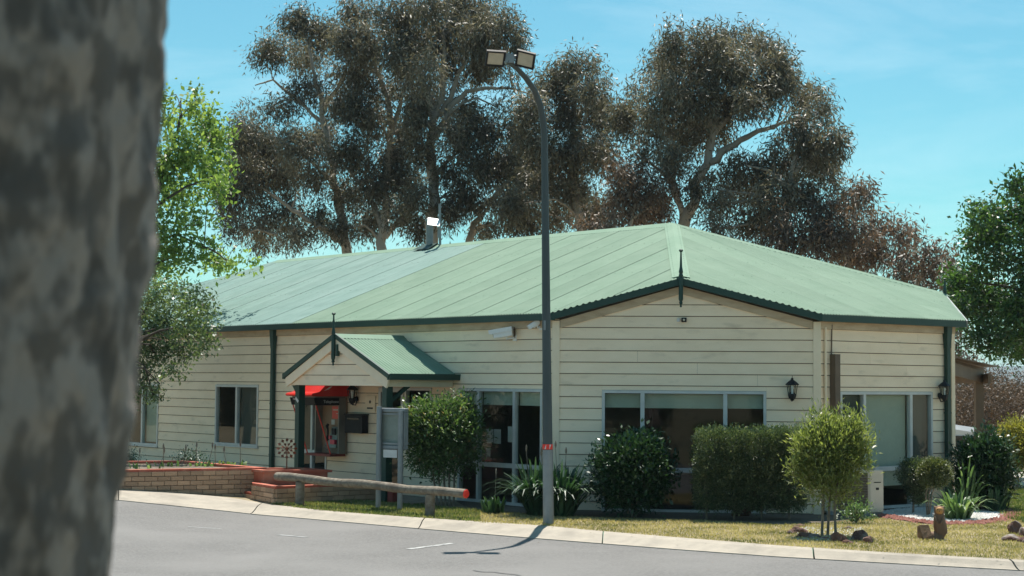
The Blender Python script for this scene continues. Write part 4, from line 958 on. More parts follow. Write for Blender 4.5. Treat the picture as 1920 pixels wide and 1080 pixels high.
for i, (x, y, a) in enumerate([(1390, 968, .16), (912, 953, .06)]): rock('rock', ['brown rock in the shade under the hedge', 'small white rock in the bed below the side window'][i], gnd(x, y), a, a * .8, a * .7, i + 40, m=('rock', 'pebble')[i])

st0 = gnd(1752, 1012)
st = thing('garden_statue', 'carved wooden animal statue standing up out of a hollow log', 'statue', st0)
def sp(x, y, dy=0): return at(x, y, st0.y + dy)
MB().tube([sp(1727, 986, .05), sp(1731, 1000, .0), sp(1741, 1008), sp(1752, 1009), sp(1763, 1003), sp(1774, 997)], [.05, .085, .095, .095, .08, .02], 12, wob=.25).build('log_base', 'carved_wood', st, smooth=True)
MB().add([sp(1724, 985, -.03), sp(1741, 984, -.03), sp(1748, 1004, -.11), sp(1731, 1010, -.11), sp(1724, 985, .06), sp(1741, 984, .06), sp(1748, 1004, .09), sp(1731, 1010, .09)], [(3, 2, 1, 0), (4, 5, 6, 7), (0, 1, 5, 4), (1, 2, 6, 5), (2, 3, 7, 6), (3, 0, 4, 7)]).build('log_back', 'carved_wood', st)
MB().tube([sp(1765, 1001), sp(1764, 992), sp(1762, 982), sp(1761, 973), sp(1761, 966), sp(1761, 962)], [.09, .095, .09, .08, .072, .055], 14, wob=.12).build('body', 'carved_wood', st, smooth=True)
MB().tube([sp(1761, 968), sp(1761, 963), sp(1761, 957), sp(1761, 951), sp(1761, 948)], [.04, .068, .076, .06, .02], 14).build('head', 'carved_wood', st, smooth=True)
MB()._lathe(sp(1761.5, 957.5, -.05), [(.055, 0), (.05, .02), (.03, .034), (.006, .04)], 12, V(0, -1, -.1)).build('face', 'carved_face', st, smooth=True)
for x in (1757.5, 1765.5):
    MB()._lathe(sp(x, 955.5, -.078), [(.008, 0), (.006, .006)], 8, V(0, -1, 0)).build('eye', 'black_metal', st)
MB()._lathe(sp(1761.5, 958.5, -.085), [(.009, 0), (.004, .008)], 8, V(0, -1, 0)).build('nose', 'black_metal', st)
for x, s_ in ((1753.8, -1), (1768.5, 1)): MB()._lathe(sp(x, 952, -.0), [(.02, -.012), (.024, 0), (.012, .014)], 8, V(s_ * .4, -1, .2)).build('ear', 'carved_wood', st)
for s_ in (-1, 1): MB().tube([sp(1761 + s_ * 7, 969, -.05), sp(1761 + s_ * 6, 977, -.09), sp(1761 + s_ * 2, 982, -.1)], [.022, .02, .016], 8).build('arm', 'carved_wood', st, smooth=True)

rg = np.random.default_rng(5)
BED = [(1655, 968), (1690, 974), (1740, 981), (1790, 983), (1850, 980), (1888, 972), (1898, 964), (1880, 956), (1850, 950), (1800, 947), (1740, 950), (1680, 955), (1655, 960)]
bedw = [gnd(x, y) for x, y in BED]; bc = sum(bedw, V(0, 0, 0)) / len(bedw)
struct(MB().poly([V(p.x, p.y, .012) for p in bedw][::-1] if False else [V(p.x, p.y, .012) for p in bedw]).build('gravel_bed', 'pebble'))
def pebbles(name, pts, smin, smax, m):
    mb = MB()
    for p in pts:
        s = RNG.uniform(smin, smax); a = RNG.uniform(0, 3)
        ex, ey = V(math.cos(a), math.sin(a), 0) * s, V(-math.sin(a), math.cos(a), 0) * s * RNG.uniform(.6, 1); h = s * RNG.uniform(.5, .9)
        mb.add([p + ex, p + ey, p - ex, p - ey, p + V(0, 0, h)], [(0, 1, 4), (1, 2, 4), (2, 3, 4), (3, 0, 4)])
    return stuff(mb.build(name, m))
def inpoly(x, y, P):
    c_ = False
    for i in range(len(P)):
        a, b = P[i - 1], P[i]
        if (a.y > y) != (b.y > y) and x < (b.x - a.x) * (y - a.y) / (b.y - a.y) + a.x: c_ = not c_
    return c_
def scatter(P, n, shrink=0.):
    xs = [p.x for p in P]; ys = [p.y for p in P]; out = []
    while len(out) < n:
        x, y = RNG.uniform(min(xs), max(xs)), RNG.uniform(min(ys), max(ys))
        if inpoly(x, y, P): out.append(V(x, y, .012))
    return out
tag(pebbles('white_gravel', scatter(bedw, 4200), .012, .03, 'pebble'), 'white gravel spread over the garden bed by the right wall', 'gravel')
chips = []
for a, b in zip(bedw[0:7], bedw[1:8]):
    for _ in range(300):
        t = RNG.random(); p = a.lerp(b, t) + V(RNG.gauss(0, .05), RNG.gauss(-.06, .10), 0); p.z = RNG.uniform(0, .03); chips.append(p)
tag(pebbles('red_stone_edging', chips, .018, .045, 'red_chip'), 'red brown stone chips edging the white gravel bed', 'stone edging')
tag(pebbles('ring_gravel', [gnd(RNG.uniform(1495, 1620), RNG.uniform(990, 1014)) + V(0, 0, .005) for _ in range(700)], .012, .028, 'pebble'), 'pale gravel inside the rock ring under the small tree', 'gravel')
# dark soil strip along the walls, drawn wider to take in the hedge's shadow
strip_px = [(880, 955), (960, 960), (1040, 966), (1130, 971), (1300, 975), (1460, 984), (1560, 980), (1640, 969)]
soilf = [gnd(x, y) for x, y in strip_px]
soilb = [W(CW + 2.9, .02), W(CW, .02), W(CW, .0), W(CW * .75, CW * .25 + .02), W(CW * .5, CW * .5 + .02), W(.02, CW), W(.02, CW + .6), W(.02, CW + 1.8)]
mb = MB(); mb.v = [(p.x, p.y, .008) for p in soilf] + [(p.x, p.y, .008) for p in soilb]; n = len(soilf)
mb.f = [(i, i + 1, n + i + 1, n + i) for i in range(n - 1)]; struct(mb.build('soil_and_shadow_bed', 'soil'))

# ------------------------------------------------------------------ lawn
def lawn(name, label, band, n, m, hmin, hmax, seed, dry=0.):
    rg = np.random.default_rng(seed); C = []
    P = [gnd(x, y) for x, y in band]
    pts = scatter(P, n)
    C = np.array([[p.x, p.y, gz(p.x, p.y)] for p in pts]); k = len(C)
    D = np.stack([rg.normal(0, .55, k), rg.normal(0, .55, k), np.ones(k)], 1); h = rg.uniform(hmin, hmax, k)
    patch = np.array([.5 + .6 * noise.noise(Vector((c_[0] * 1.1, c_[1] * 1.6, seed))) + .3 * noise.noise(Vector((c_[0] * 4, c_[1] * 5, 3))) for c_ in C])
    rnd = np.clip(patch + dry + rg.normal(0, .16, k), 0, 1)
    o = leafmesh(name, C, D, unit(rg, k), h, h * rg.uniform(.16, .3, k), rnd, m); return tag(o, label, 'grass')
lawn('lawn', 'short dry yellowing grass between the kerb and the building', [(900, 981), (1020, 986.5), (1100, 994.5), (1280, 1009.5), (1460, 1024), (1700, 1039.5), (1930, 1052), (1930, 960), (1895, 970), (1850, 984), (1740, 986), (1640, 971), (1560, 981), (1460, 985), (1300, 976), (1130, 972), (1040, 967), (960, 963), (900, 960)], 52000, 'grass', .02, .05, 11, .22)
lawn('weedy_grass', 'greener weedy grass under the log rail', [(505, 946.5), (600, 958), (700, 966), (847, 976), (900, 980), (900, 958), (800, 950), (700, 942), (600, 938), (520, 938)], 15000, 'grass_green', .03, .08, 12, .22)
lawn('far_grass', 'shaded patchy grass beyond the right end of the garden bed', [(1890, 975), (1930, 985), (1930, 915), (1860, 920), (1850, 945)], 6000, 'grass_green', .04, .09, 13)

# ------------------------------------------------------------------ shrubs
def shrub(name, label, cat, base, blobs, n, m, ln, wd, stems=(), seed=1, bark='stem_bark', shell=.55, up_bias=.35, clump=.10, group=None, droop=0., box=False, parent_z=None):
    """blobs: (centre, rx, ry, rz); leaves grow in sprays near the outside of each blob"""
    rg = np.random.default_rng(seed); t = thing(name, label, cat, base, group)
    vol = np.array([b[1] * b[2] * b[3] for b in blobs]) ** .67; vol /= vol.sum(); Cs = []; Os = []
    for b, f in zip(blobs, vol):
        k = max(4, int(n * f / 9)); c_ = np.array(b[0]); d = unit(rg, k); r = shell + (1 - shell) * rg.random(k) ** .6
        inner = rg.random(k) < .18; r[inner] *= rg.random(inner.sum())
        if box:
            d = rg.uniform(-1, 1, (k, 3)); mxx = np.abs(d).max(1)[:, None]; d = d / mxx ** .8; lnn = np.linalg.norm(d, axis=1)[:, None]; d = d / np.maximum(1, lnn / 1.28)
        bump = np.array([1 + .22 * noise.noise(Vector(tuple(q * 2.2)) + Vector((seed, 0, 0))) + .12 * noise.noise(Vector(tuple(q * 6)) + Vector((0, seed, 0))) for q in d])
        p = c_ + d * (r * bump)[:, None] * np.array(b[1:4]); Cs.append(p); Os.append(d)
    S = np.concatenate(Cs); O = np.concatenate(Os); rep = 9
    C = np.repeat(S, rep, 0) + rg.normal(0, clump, (len(S) * rep, 3)); D = np.repeat(O, rep, 0) * .9 + unit(rg, len(C)) * .9; D[:, 2] += up_bias - droop
    k = len(C); tone = np.repeat(rg.normal(.45, .18, len(S)), rep); rnd = np.clip(tone + rg.normal(0, .16, k), 0, 1)
    keep = C[:, 2] > base[2] + .02; C, D, rnd = C[keep], D[keep], rnd[keep]; k = len(C)
    L_ = rg.uniform(ln * .65, ln * 1.25, k); leafmesh('foliage', C, D, unit(rg, k) * .6 + np.array([0, 0, 1.]), L_, L_ * wd * rg.uniform(.8, 1.2, k), rnd, m, t, fold=.08)
    mb = MB()
    for s_ in stems:
        pts, r0, r1 = s_; mb2 = MB(); kk = len(pts); mb2.tube(pts, [r0 + (r1 - r0) * i / (kk - 1) for i in range(kk)], 7, wob=.1).build('stem', bark, t, smooth=True)
    tw = MB()
    roots = [V(*s_[0][-1]) for s_ in stems] or [Vector(base)]
    for i in rg.choice(len(S), min(60, len(S)), replace=False):
        q = Vector(S[i]); r_ = min(roots, key=lambda a: (a - q).length); mid = r_.lerp(q, .55) + V(0, 0, .05); tw.tube([r_, mid, q], [.012, .007, .003], 4, cap=False)
    stuff(tw.build('twigs', bark, t))
    return t
def blob(x, y, Y, rx, ry, ryd=None):
    p = at(x, y, Y); k = Y / F; return (p, rx * k, (ryd or rx) * k, ry * k)
def stem(b, *pts): return [b] + list(pts)

b = gnd(830, 916); Y = b.y
b = V(at(832, 900, 30.6).x, 30.6, 0); Y = 30.6
shrub('lilly_pilly', 'broad leafy shrub with pale glossy new growth beside the noticeboard', 'shrub', b, [blob(830, 800, Y, 66, 48), blob(795, 830, Y, 44, 50), blob(865, 825, Y - .1, 42, 50), blob(830, 850, Y, 56, 44), blob(860, 775, Y, 34, 28), blob(790, 785, Y, 34, 28)], 15000, 'leaf_lilly', .085, .42,
      [([b + V(-.1 + .07 * i, 0, 0), at(812 + 10 * i, 890, Y), at(795 + 20 * i, 830, Y)], .022, .012) for i in range(5)], 3, shell=.6)
b = V(at(1185, 950, 28.4).x, 28.4, 0); Y = 28.4
shrub('camellia', 'dark glossy rounded camellia in front of the corner window', 'shrub', b, [blob(1185, 875, Y, 64, 56), blob(1150, 890, Y, 44, 44), blob(1220, 888, Y, 42, 46), blob(1195, 850, Y, 44, 36), blob(1180, 920, Y, 56, 34)], 14000, 'leaf_camellia', .085, .48,
      [([b + V(-.06 + .06 * i, 0, 0), at(1175 + 10 * i, 930, Y), at(1165 + 20 * i, 880, Y)], .022, .014) for i in range(3)], 4, shell=.55)
b = V(at(1405, 965, 28.0).x, 28.0, 0)
hb = []
for x in (1332, 1372, 1415, 1452, 1482):
    hb.append(blob(x, 848, 28.0, 30, 44, 44)); hb.append(blob(x, 905, 28.0, 30, 52, 46))
shrub('clipped_hedge', 'square clipped dark hedge with pale tips along the corner wall', 'hedge', b, hb, 95000, 'leaf_hedge', .038, .5, [([b + V(-.7 + .45 * i, 0, 0), b + V(-.7 + .45 * i, .02, .4), b + V(-.7 + .45 * i, 0, .8)], .02, .012) for i in range(4)], 5, shell=.6, up_bias=.6, clump=.035, box=True)
b = gnd(1553, 1006); Y = b.y
sm = [([b + V((x - 1553) * Y / F, dy, 0), at(x + (1556 - x) * .1, 960, Y + dy), at(1556 + (x - 1553) * .9, 915, Y + dy), at(1556 + (x - 1553) * 2.2, 860, Y)], .022, .012) for x, dy in ((1541, 0), (1554, .1), (1566, -.04))]
shrub('small_tree', 'young bushy tree with lime green narrow leaves inside the rock ring', 'tree', b, [blob(1557, 850, Y, 52, 60), blob(1530, 860, Y, 34, 48), blob(1586, 855, Y, 34, 46), blob(1555, 905, Y, 46, 36), blob(1562, 810, Y, 22, 30), blob(1600, 830, Y, 28, 24), blob(1515, 835, Y, 26, 26), blob(1612, 800, Y, 12, 18), blob(1500, 880, Y, 16, 22), blob(1538, 792, Y, 14, 20), blob(1586, 788, Y, 10, 18), blob(1618, 868, Y, 10, 16)], 15000, 'leaf_lime', .085, .26, sm, 6, shell=.45, up_bias=.8, clump=.08)
b = V(at(1738, 945, 29.2).x, 29.2, 0); Y = 29.2
shrub('topiary_shrub', 'round clipped pale green shrub on bare twisting stems by the downpipe', 'shrub', b, [blob(1752, 887, Y - .15, 28, 25)], 11000, 'leaf_topiary', .035, .5, [([b + V(.02 * i, 0, 0), at(1736 + 6 * i, 925, Y), at(1745 + 6 * i, 900, Y - .1)], .014, .01) for i in range(3)], 7, shell=.75, clump=.03)
b = V(at(1712, 945, 29.6).x, 29.6, 0)
shrub('round_shrub', 'dark round shrub in the shade below the right wall window', 'shrub', b, [blob(1715, 890, 29.6, 29, 28), blob(1722, 925, 29.6, 18, 18)], 9000, 'leaf_hedge', .04, .5, [([b, at(1714, 915, 29.6)], .02, .012)], 8, shell=.7, clump=.035)
b = V(at(1842, 945, 30.6).x, 30.6, 0); Y = 30.6
shrub('camellia', 'tall dark glossy shrub at the corner beyond the downpipe', 'shrub', b, [blob(1842, 870, Y, 46, 44), blob(1826, 868, Y, 26, 28), blob(1865, 885, Y, 34, 36), blob(1840, 910, Y, 40, 30), blob(1858, 840, Y, 26, 20)], 11000, 'leaf_camellia', .10, .42, [([b + V(-.04 + .05 * i, 0, 0), at(1834 + 8 * i, 925, Y), at(1828 + 14 * i, 880, Y)], .028, .016) for i in range(3)], 9, shell=.55)
b = V(at(1908, 900, 37).x, 37, 0); Y = 37
shrub('golden_shrub', 'yellow green bushy shrub at the edge of the far drive', 'shrub', b, [blob(1908, 845, Y, 40, 44), blob(1885, 860, Y, 26, 30), blob(1930, 835, Y, 34, 40), blob(1900, 810, Y, 22, 18)], 16000, 'leaf_yellow', .07, .35, [([b, at(1908, 870, Y)], .03, .02)], 10, shell=.5)
b = V(at(1605, 975, 27.5).x, 27.5, 0)
shrub('low_shrub', 'small low bright green plant beside the air conditioner', 'shrub', b, [blob(1604, 965, 27.5, 20, 14)], 700, 'leaf_strap_light', .06, .4, [], 15, shell=.3)
for i, (x, y, Yp, r, lab) in enumerate([(240, 866, 35.5, 18, 'low dark shrub in the long planter below the far window'), (357, 866, 35.0, 24, 'low dark rounded shrub in the long planter below the sliding window')]):
    b = at(x, y + 12, Yp); shrub('low_shrub', lab, 'shrub', b, [blob(x, y, Yp, r, 13)], 900, 'leaf_camellia', .05, .45, [], 30 + i, shell=.4)

def strap_plant(name, label, base, n, L0, m, stalks=0, seed=1, spread=1.0, sh=.9):
    rg = np.random.default_rng(seed); t = thing(name, label, 'plant', base); mb = MB(); rn = []
    for i in range(n):
        a = rg.uniform(0, 2 * math.pi); e = V(math.cos(a), math.sin(a), 0); side = V(-e.y, e.x, 0); L_ = L0 * rg.uniform(.6, 1.1); w = .025 * rg.uniform(.7, 1.2); out = spread * rg.uniform(.15, .8)
        p0 = Vector(base) + e * rg.uniform(0, .18) + side * rg.uniform(-.1, .1); vs = []
        for k in range(6):
            s = k / 5; p = p0 + e * (L_ * out * s) + V(0, 0, L_ * (1.25 * s - (.35 + .75 * out) * s * s)); p.z = max(p.z, .01); ww = w * (1 - s ** 3) + .001
            vs += [p - side * ww, p + side * ww]
        mb.add(vs, [(2 * k, 2 * k + 1, 2 * k + 3, 2 * k + 2) for k in range(5)]); rn += [float(np.clip(rg.normal(.45, .25), 0, 1))] * 12
    me = bpy.data.meshes.new('leaves'); me.from_pydata(mb.v, [], mb.f); me.update(); at_ = me.attributes.new('rnd', 'FLOAT', 'POINT'); at_.data.foreach_set('value', rn)
    stuff(link('leaves', me, m, t))
    for i in range(stalks):
        a = rg.uniform(0, 2 * math.pi); e = V(math.cos(a), math.sin(a), 0) * rg.uniform(.05, .35); h = sh * rg.uniform(.7, 1.15); p0 = Vector(base) + e * .4
        MB().tube([p0, p0 + e * .3 + V(0, 0, h * .5), p0 + e * .55 + V(0, 0, h)], [.008, .006, .005], 5).build('stalk', 'stem_bark', t)
        MB()._lathe(p0 + e * .55 + V(0, 0, h), [(.006, 0), (.018, .04), (.016, .08), (.003, .12)], 6, V(0, 0, 1)).build('seed_head', 'stem_bark', t)
    return t
strap_plant('agapanthus', 'dark strappy clump with tall seed stalks left of the lamp post', V(at(1008, 960, 28.6).x, 28.5, 0), 330, 1.2, 'leaf_strap', 7, 2, sh=1.35)
strap_plant('agapanthus', 'dark strappy clump right of the lamp post against the corner wall', V(at(1052, 960, 28.5).x, 28.4, 0), 300, 1.15, 'leaf_strap', 2, 3, sh=1.2)
strap_plant('agapanthus', 'bright strappy clump on the white gravel beside the downpipe', V(at(1797, 962, 28.4).x, 28.4, 0), 110, .75, 'leaf_strap_light', 0, 4, 1.1)
strap_plant('agapanthus', 'strappy clump behind the dark shrub at the building corner', V(at(1812, 945, 30.4).x, 30.4, 0), 120, 1.15, 'leaf_strap_light', 0, 5, .8)
strap_plant('agapanthus', 'strappy clump at the foot of the dark shrub over the gravel bed', V(at(1868, 945, 30.2).x, 30.2, 0), 70, .7, 'leaf_strap', 0, 6, .9)
strap_plant('tuft', 'small grassy tuft below the side window', V(at(925, 965, 28.9).x, 28.9, 0), 50, .4, 'leaf_strap', 1, 7, .7, .7)
for i, x in enumerate((262, 300, 318, 345, 375, 392, 415, 440, 462)):
    p = zpt(x, 872 if x > 300 else 876, .57); p.z = .54; strap_plant('weed', 'spindly flowering weed growing from the long planter', p + DU * .2, 8, .16, 'leaf_strap_light', 1, 50 + i, .8, .35)['group'] = 'weeds in the long planter'

# ------------------------------------------------------------------ trees
def tree(name, label, Y, limbs, clumps, m, bark, leaf, dens, seed, depth=1.0, twig=.31, droop=.95, group=None, spread=1., fat=1.05):
    """limbs: ([(px,py,dY)...], r0, r1), the first one is the trunk. clumps: (px,py,rx,ry[,dY[,density]])"""
    rg = np.random.default_rng(seed); rr = random.Random(seed); k = Y / F
    p0 = at(*limbs[0][0][0][:2], Y + (limbs[0][0][0][2] if len(limbs[0][0][0]) > 2 else 0)); base = V(p0.x, p0.y, 0)
    t = thing(name, label, 'tree', base, group); L3 = []
    for i, (pts, r0, r1) in enumerate(limbs):
        P = [at(q[0], q[1], Y + (q[2] if len(q) > 2 else 0)) for q in pts]
        if i == 0: P = [base - V(0, 0, .1), base + V(.02, 0, P[0].z * .5)] + P
        R = []; F_ = []
        for a, b in zip(P, P[1:]):
            for j in range(4): F_.append(a.lerp(b, j / 4))
        F_.append(P[-1]); n = len(F_); R = [.66 * (r0 + (r1 - r0) * (j / (n - 1))) for j in range(n)]
        for j in range(1, n - 1): F_[j] = F_[j] + Vector((rr.gauss(0, .35), rr.gauss(0, .35), rr.gauss(0, .2))) * R[j]
        L3.append((F_, R))
    tb = MB()
    for F_, R in L3: tb.tube(F_, R, 9, wob=.12)
    tb.build('trunk', bark, t, smooth=True)
    nodes_ = [(p, r) for F_, R in L3 for p, r in zip(F_, R) if p.z > 2.5]
    S, O, TN = [], [], []; br = MB()
    for c_ in clumps:
        px_, py_, rx, ry = c_[:4]; dY = c_[4] if len(c_) > 4 else rr.uniform(-1, 1) * depth * 1.6; dn = c_[5] if len(c_) > 5 else 1.
        c0_ = at(px_, py_, Y + dY); rx, rz = rx * k * fat, ry * k * fat; ry_ = (rx + rz) / 2 * depth
        nd, nr = min(nodes_, key=lambda q: (q[0] - c0_).length + (1.2 if q[0].z > c0_.z else 0) - q[1]); r_ = min(nr * .55, .055)
        m1 = nd.lerp(c0_, .5) + Vector((rr.gauss(0, .25), rr.gauss(0, .25), rr.uniform(.0, .5)))
        br.tube([nd, nd.lerp(m1, .5) + V(0, 0, .1), m1, m1.lerp(c0_, .6), c0_], [r_, r_ * .85, r_ * .65, r_ * .5, r_ * .3], 5, cap=False)
        jx, jz = rr.uniform(.82, 1.14), rr.uniform(.82, 1.14); rx *= jx; rz *= jz
        dn *= rr.uniform(.55, 1.3); n = max(6, int(dens * dn * rx * rz)); TN += [rr.gauss(0, .13)] * n
        d = unit(rg, n); q = d * (rg.random(n) ** .42)[:, None]
        bump = np.array([1 + .55 * noise.noise(Vector(tuple(a * 1.9)) + Vector((px_, py_, 0))) for a in d])
        pts = np.array(c0_) + q * bump[:, None] * np.array([rx, ry_, rz]); S.append(pts); O.append(q)
        for j in range(min(n, 9)):
            e = Vector(pts[j]); mm = c0_.lerp(e, .5) + V(0, 0, .12); br.tube([c0_, mm, e], [r_ * .32, r_ * .22, .006], 4, cap=False)
    stuff(br.build('branches', bark, t, smooth=True))
    S = np.concatenate(S); O = np.concatenate(O); rep = leaf[2]
    tw = twig
    off = rg.normal(0, 1, (len(S) * rep, 3)) * np.array([tw * .5, tw * .5, tw * (.42 + .3 * (droop > .8))]); C = np.repeat(S, rep, 0) + off
    D = unit(rg, len(C)) * spread + np.repeat(O, rep, 0) * .4; D[:, 2] -= droop
    tone = np.repeat(rg.normal(.42, .16, len(S)) + np.array(TN), rep); rnd = np.clip(tone + rg.normal(0, .17, len(C)), 0, 1)
    L_ = rg.uniform(.7, 1.3, len(C)) * leaf[0]; leafmesh('crown', C, D, unit(rg, len(C)), L_, L_ * leaf[1] * rg.uniform(.8, 1.25, len(C)), rnd, m, t, fold=.06)
    return t
GL = (.185, .20, 34); GD = 145
G = 'gum trees behind the building'
g1 = tree('gum_tree', 'tall open gum with a leaning dark trunk at the left of the grove', 60, [([(650, 478), (641, 420), (627, 340), (613, 260), (604, 200), (592, 140), (578, 90)], .34, .07), ([(642, 452), (602, 425), (560, 400), (520, 372), (478, 345)], .19, .05), ([(606, 205), (640, 150), (655, 110)], .12, .04), ([(612, 240), (560, 190), (512, 150), (478, 160)], .11, .03), ([(630, 350), (590, 310), (540, 270), (500, 250)], .1, .03), ([(520, 440), (480, 430), (450, 445)], .08, .03)],
     [(560, 42, 34, 26), (605, 68, 34, 30), (522, 92, 40, 26), (575, 105, 44, 26), (497, 105, 22, 22), (490, 205, 30, 18, 0, .5), (535, 200, 40, 26, 0, .6), (462, 250, 30, 32), (495, 275, 44, 36), (440, 300, 26, 40), (428, 375, 24, 42), (470, 335, 44, 38), (525, 325, 44, 36), (562, 275, 40, 34), (480, 415, 46, 28), (540, 395, 44, 34), (592, 335, 34, 34), (436, 430, 24, 24), (600, 410, 28, 26), (556, 445, 34, 18), (450, 262, 22, 20), (575, 165, 34, 26, 0, .7), (602, 245, 28, 26), (620, 300, 28, 28), (500, 450, 40, 16)], 'leaf_gum', 'gum_bark', GL, GD, 1, group=G)
g2 = tree('gum_tree', 'gum with a straight grey trunk in the middle of the left grove', 58.5, [([(716, 470), (722, 400), (727, 320), (735, 235), (722, 170), (702, 110), (684, 60)], .33, .07), ([(716, 425), (692, 370), (656, 322), (640, 300)], .17, .04), ([(722, 445), (760, 400), (800, 352)], .16, .05), ([(735, 245), (756, 180), (770, 120)], .14, .05)],
     [(668, 24, 38, 28), (648, 75, 34, 34), (692, 82, 40, 36), (668, 142, 44, 40), (722, 165, 36, 36), (640, 195, 34, 34), (700, 235, 40, 36), (660, 285, 44, 36), (742, 295, 36, 36), (700, 345, 40, 36), (648, 365, 36, 30), (762, 345, 32, 32), (746, 398, 34, 30), (690, 415, 30, 26), (782, 425, 24, 22), (760, 250, 30, 30), (675, 210, 30, 30), (640, 430, 26, 24)], 'leaf_gum', 'gum_bark', GL, GD, 2, group=G)
g3 = tree('gum_tree', 'tallest dense gum with a pale thick trunk behind the roof flue', 56.5, [([(810, 462), (812, 380), (810, 300), (815, 230), (828, 170), (835, 110), (830, 60)], .42, .08), ([(814, 260), (846, 200), (876, 172), (905, 165), (960, 166), (992, 176)], .18, .03), ([(815, 230), (800, 170), (780, 120), (760, 70)], .18, .05), ([(828, 212), (856, 150), (882, 90)], .17, .05), ([(815, 330), (840, 300), (870, 280)], .12, .04)],
     [(748, 30, 38, 28), (800, 14, 44, 28), (850, 8, 44, 28), (902, 20, 44, 30), (948, 46, 34, 30), (972, 82, 20, 26), (780, 74, 48, 40), (840, 68, 48, 40), (900, 74, 46, 40), (942, 105, 34, 34), (800, 134, 46, 40), (860, 124, 46, 36), (760, 146, 30, 34), (868, 210, 40, 30), (905, 245, 40, 34), (850, 255, 36, 36), (890, 305, 40, 36), (780, 225, 30, 36), (840, 325, 36, 30), (872, 375, 34, 30), (918, 320, 26, 26), (790, 285, 26, 32), (905, 130, 36, 26), (930, 200, 26, 18, 0, .4), (955, 150, 26, 20, 0, .5), (845, 400, 30, 22), (780, 370, 22, 30), (740, 100, 28, 34), (800, 190, 34, 34)], 'leaf_gum', 'gum_bark', GL, GD, 3, group=G)
g4 = tree('gum_tree', 'rounded gum with a forked pale trunk behind the lamp post', 55, [([(1086, 430), (1080, 340), (1070, 262), (1076, 190), (1080, 140)], .3, .06), ([(1082, 350), (1050, 300), (1020, 270)], .12, .04), ([(1072, 270), (1100, 220), (1120, 190)], .12, .04)],
     [(1075, 124, 42, 20), (1040, 158, 44, 30), (1108, 160, 42, 30), (1000, 205, 36, 32), (1070, 212, 54, 40), (1130, 215, 36, 36), (968, 245, 26, 28), (1012, 272, 44, 36), (1090, 285, 46, 38), (960, 300, 26, 32), (1128, 285, 26, 34), (1002, 345, 48, 36), (1070, 355, 48, 36), (962, 385, 44, 30), (1035, 405, 54, 26), (1112, 395, 40, 30), (1050, 300, 40, 30), (985, 420, 50, 18)], 'leaf_gum', 'gum_bark', GL, GD, 4, group=G)
g4b = tree('gum_tree', 'small gum leaning right between the two groves', 57, [([(878, 450), (905, 392), (940, 350), (985, 310), (1010, 280)], .26, .06), ([(915, 385), (960, 375), (1000, 360)], .1, .03), ([(900, 405), (870, 370)], .1, .03)],
     [(940, 300, 28, 26, 0, .7), (985, 285, 30, 26), (1010, 330, 34, 28), (950, 340, 22, 20, 0, .6), (975, 390, 36, 24), (930, 425, 34, 16), (870, 350, 22, 22, 0, .6), (900, 430, 26, 12)], 'leaf_gum', 'gum_bark', GL, GD, 41, group=G)
g5 = tree('gum_tree', 'large spreading gum with a long right limb above the roof apex', 51, [([(1284, 425), (1296, 370), (1318, 320), (1335, 270), (1341, 200), (1345, 140)], .36, .08), ([(1322, 315), (1366, 278), (1412, 250), (1456, 235), (1492, 222)], .2, .05), ([(1280, 405), (1268, 360), (1250, 330), (1222, 306), (1196, 286)], .15, .04), ([(1276, 385), (1256, 330), (1241, 300), (1230, 270)], .15, .05), ([(1336, 255), (1380, 200), (1402, 150)], .15, .05), ([(1338, 240), (1300, 190), (1280, 150)], .13, .04)],
     [(1268, 82, 34, 26), (1320, 76, 44, 28), (1380, 72, 40, 26), (1428, 92, 40, 30), (1465, 126, 32, 32), (1250, 122, 40, 36), (1310, 126, 50, 40), (1375, 126, 50, 40), (1436, 160, 46, 36), (1240, 180, 46, 42), (1300, 186, 50, 46), (1362, 190, 40, 40), (1410, 196, 30, 24), (1180, 226, 32, 32), (1226, 236, 46, 42), (1286, 250, 50, 46), (1340, 245, 36, 36), (1204, 285, 30, 22, 0, .6), (1262, 305, 36, 30), (1474, 155, 24, 24), (1165, 215, 22, 24), (1190, 170, 20, 22, 0, .6)], 'leaf_gum', 'gum_bark', GL, GD, 5, group=G)
g6 = tree('gum_tree', 'gum with drooping foliage right of the spreading tree', 50, [([(1470, 455), (1475, 400), (1482, 340), (1495, 280), (1510, 230)], .26, .06), ([(1485, 330), (1530, 290), (1560, 270)], .1, .03), ([(1480, 350), (1440, 320), (1400, 310)], .1, .03)],
     [(1510, 182, 30, 26), (1536, 216, 32, 36), (1564, 262, 24, 22), (1500, 250, 32, 32), (1540, 282, 32, 26), (1460, 272, 22, 20, 0, .5), (1510, 306, 40, 30), (1450, 318, 40, 30), (1390, 308, 36, 30), (1348, 328, 36, 30), (1552, 318, 22, 26), (1400, 365, 46, 34), (1450, 375, 46, 34), (1500, 362, 40, 30), (1345, 385, 40, 30), (1420, 418, 46, 26), (1310, 350, 30, 28), (1345, 430, 50, 22), (1565, 345, 14, 26, 0, .5)], 'leaf_gum', 'gum_bark', GL, GD, 6, group=G)
g7 = tree('gum_tree', 'low reddish gum spreading behind the right roof slope', 49, [([(1590, 520), (1592, 470), (1600, 420), (1605, 390)], .22, .05), ([(1592, 470), (1640, 440), (1690, 430)], .1, .03), ([(1590, 480), (1550, 440), (1520, 430)], .1, .03)],
     [(1480, 420, 46, 34), (1540, 402, 44, 34), (1600, 382, 40, 30), (1640, 415, 36, 30), (1582, 445, 48, 34), (1642, 470, 44, 30), (1690, 440, 30, 26), (1530, 450, 46, 24), (1460, 455, 40, 16), (1600, 490, 50, 22), (1615, 360, 20, 16)], 'leaf_gum_rust', 'gum_bark', GL, GD, 7, group=G)
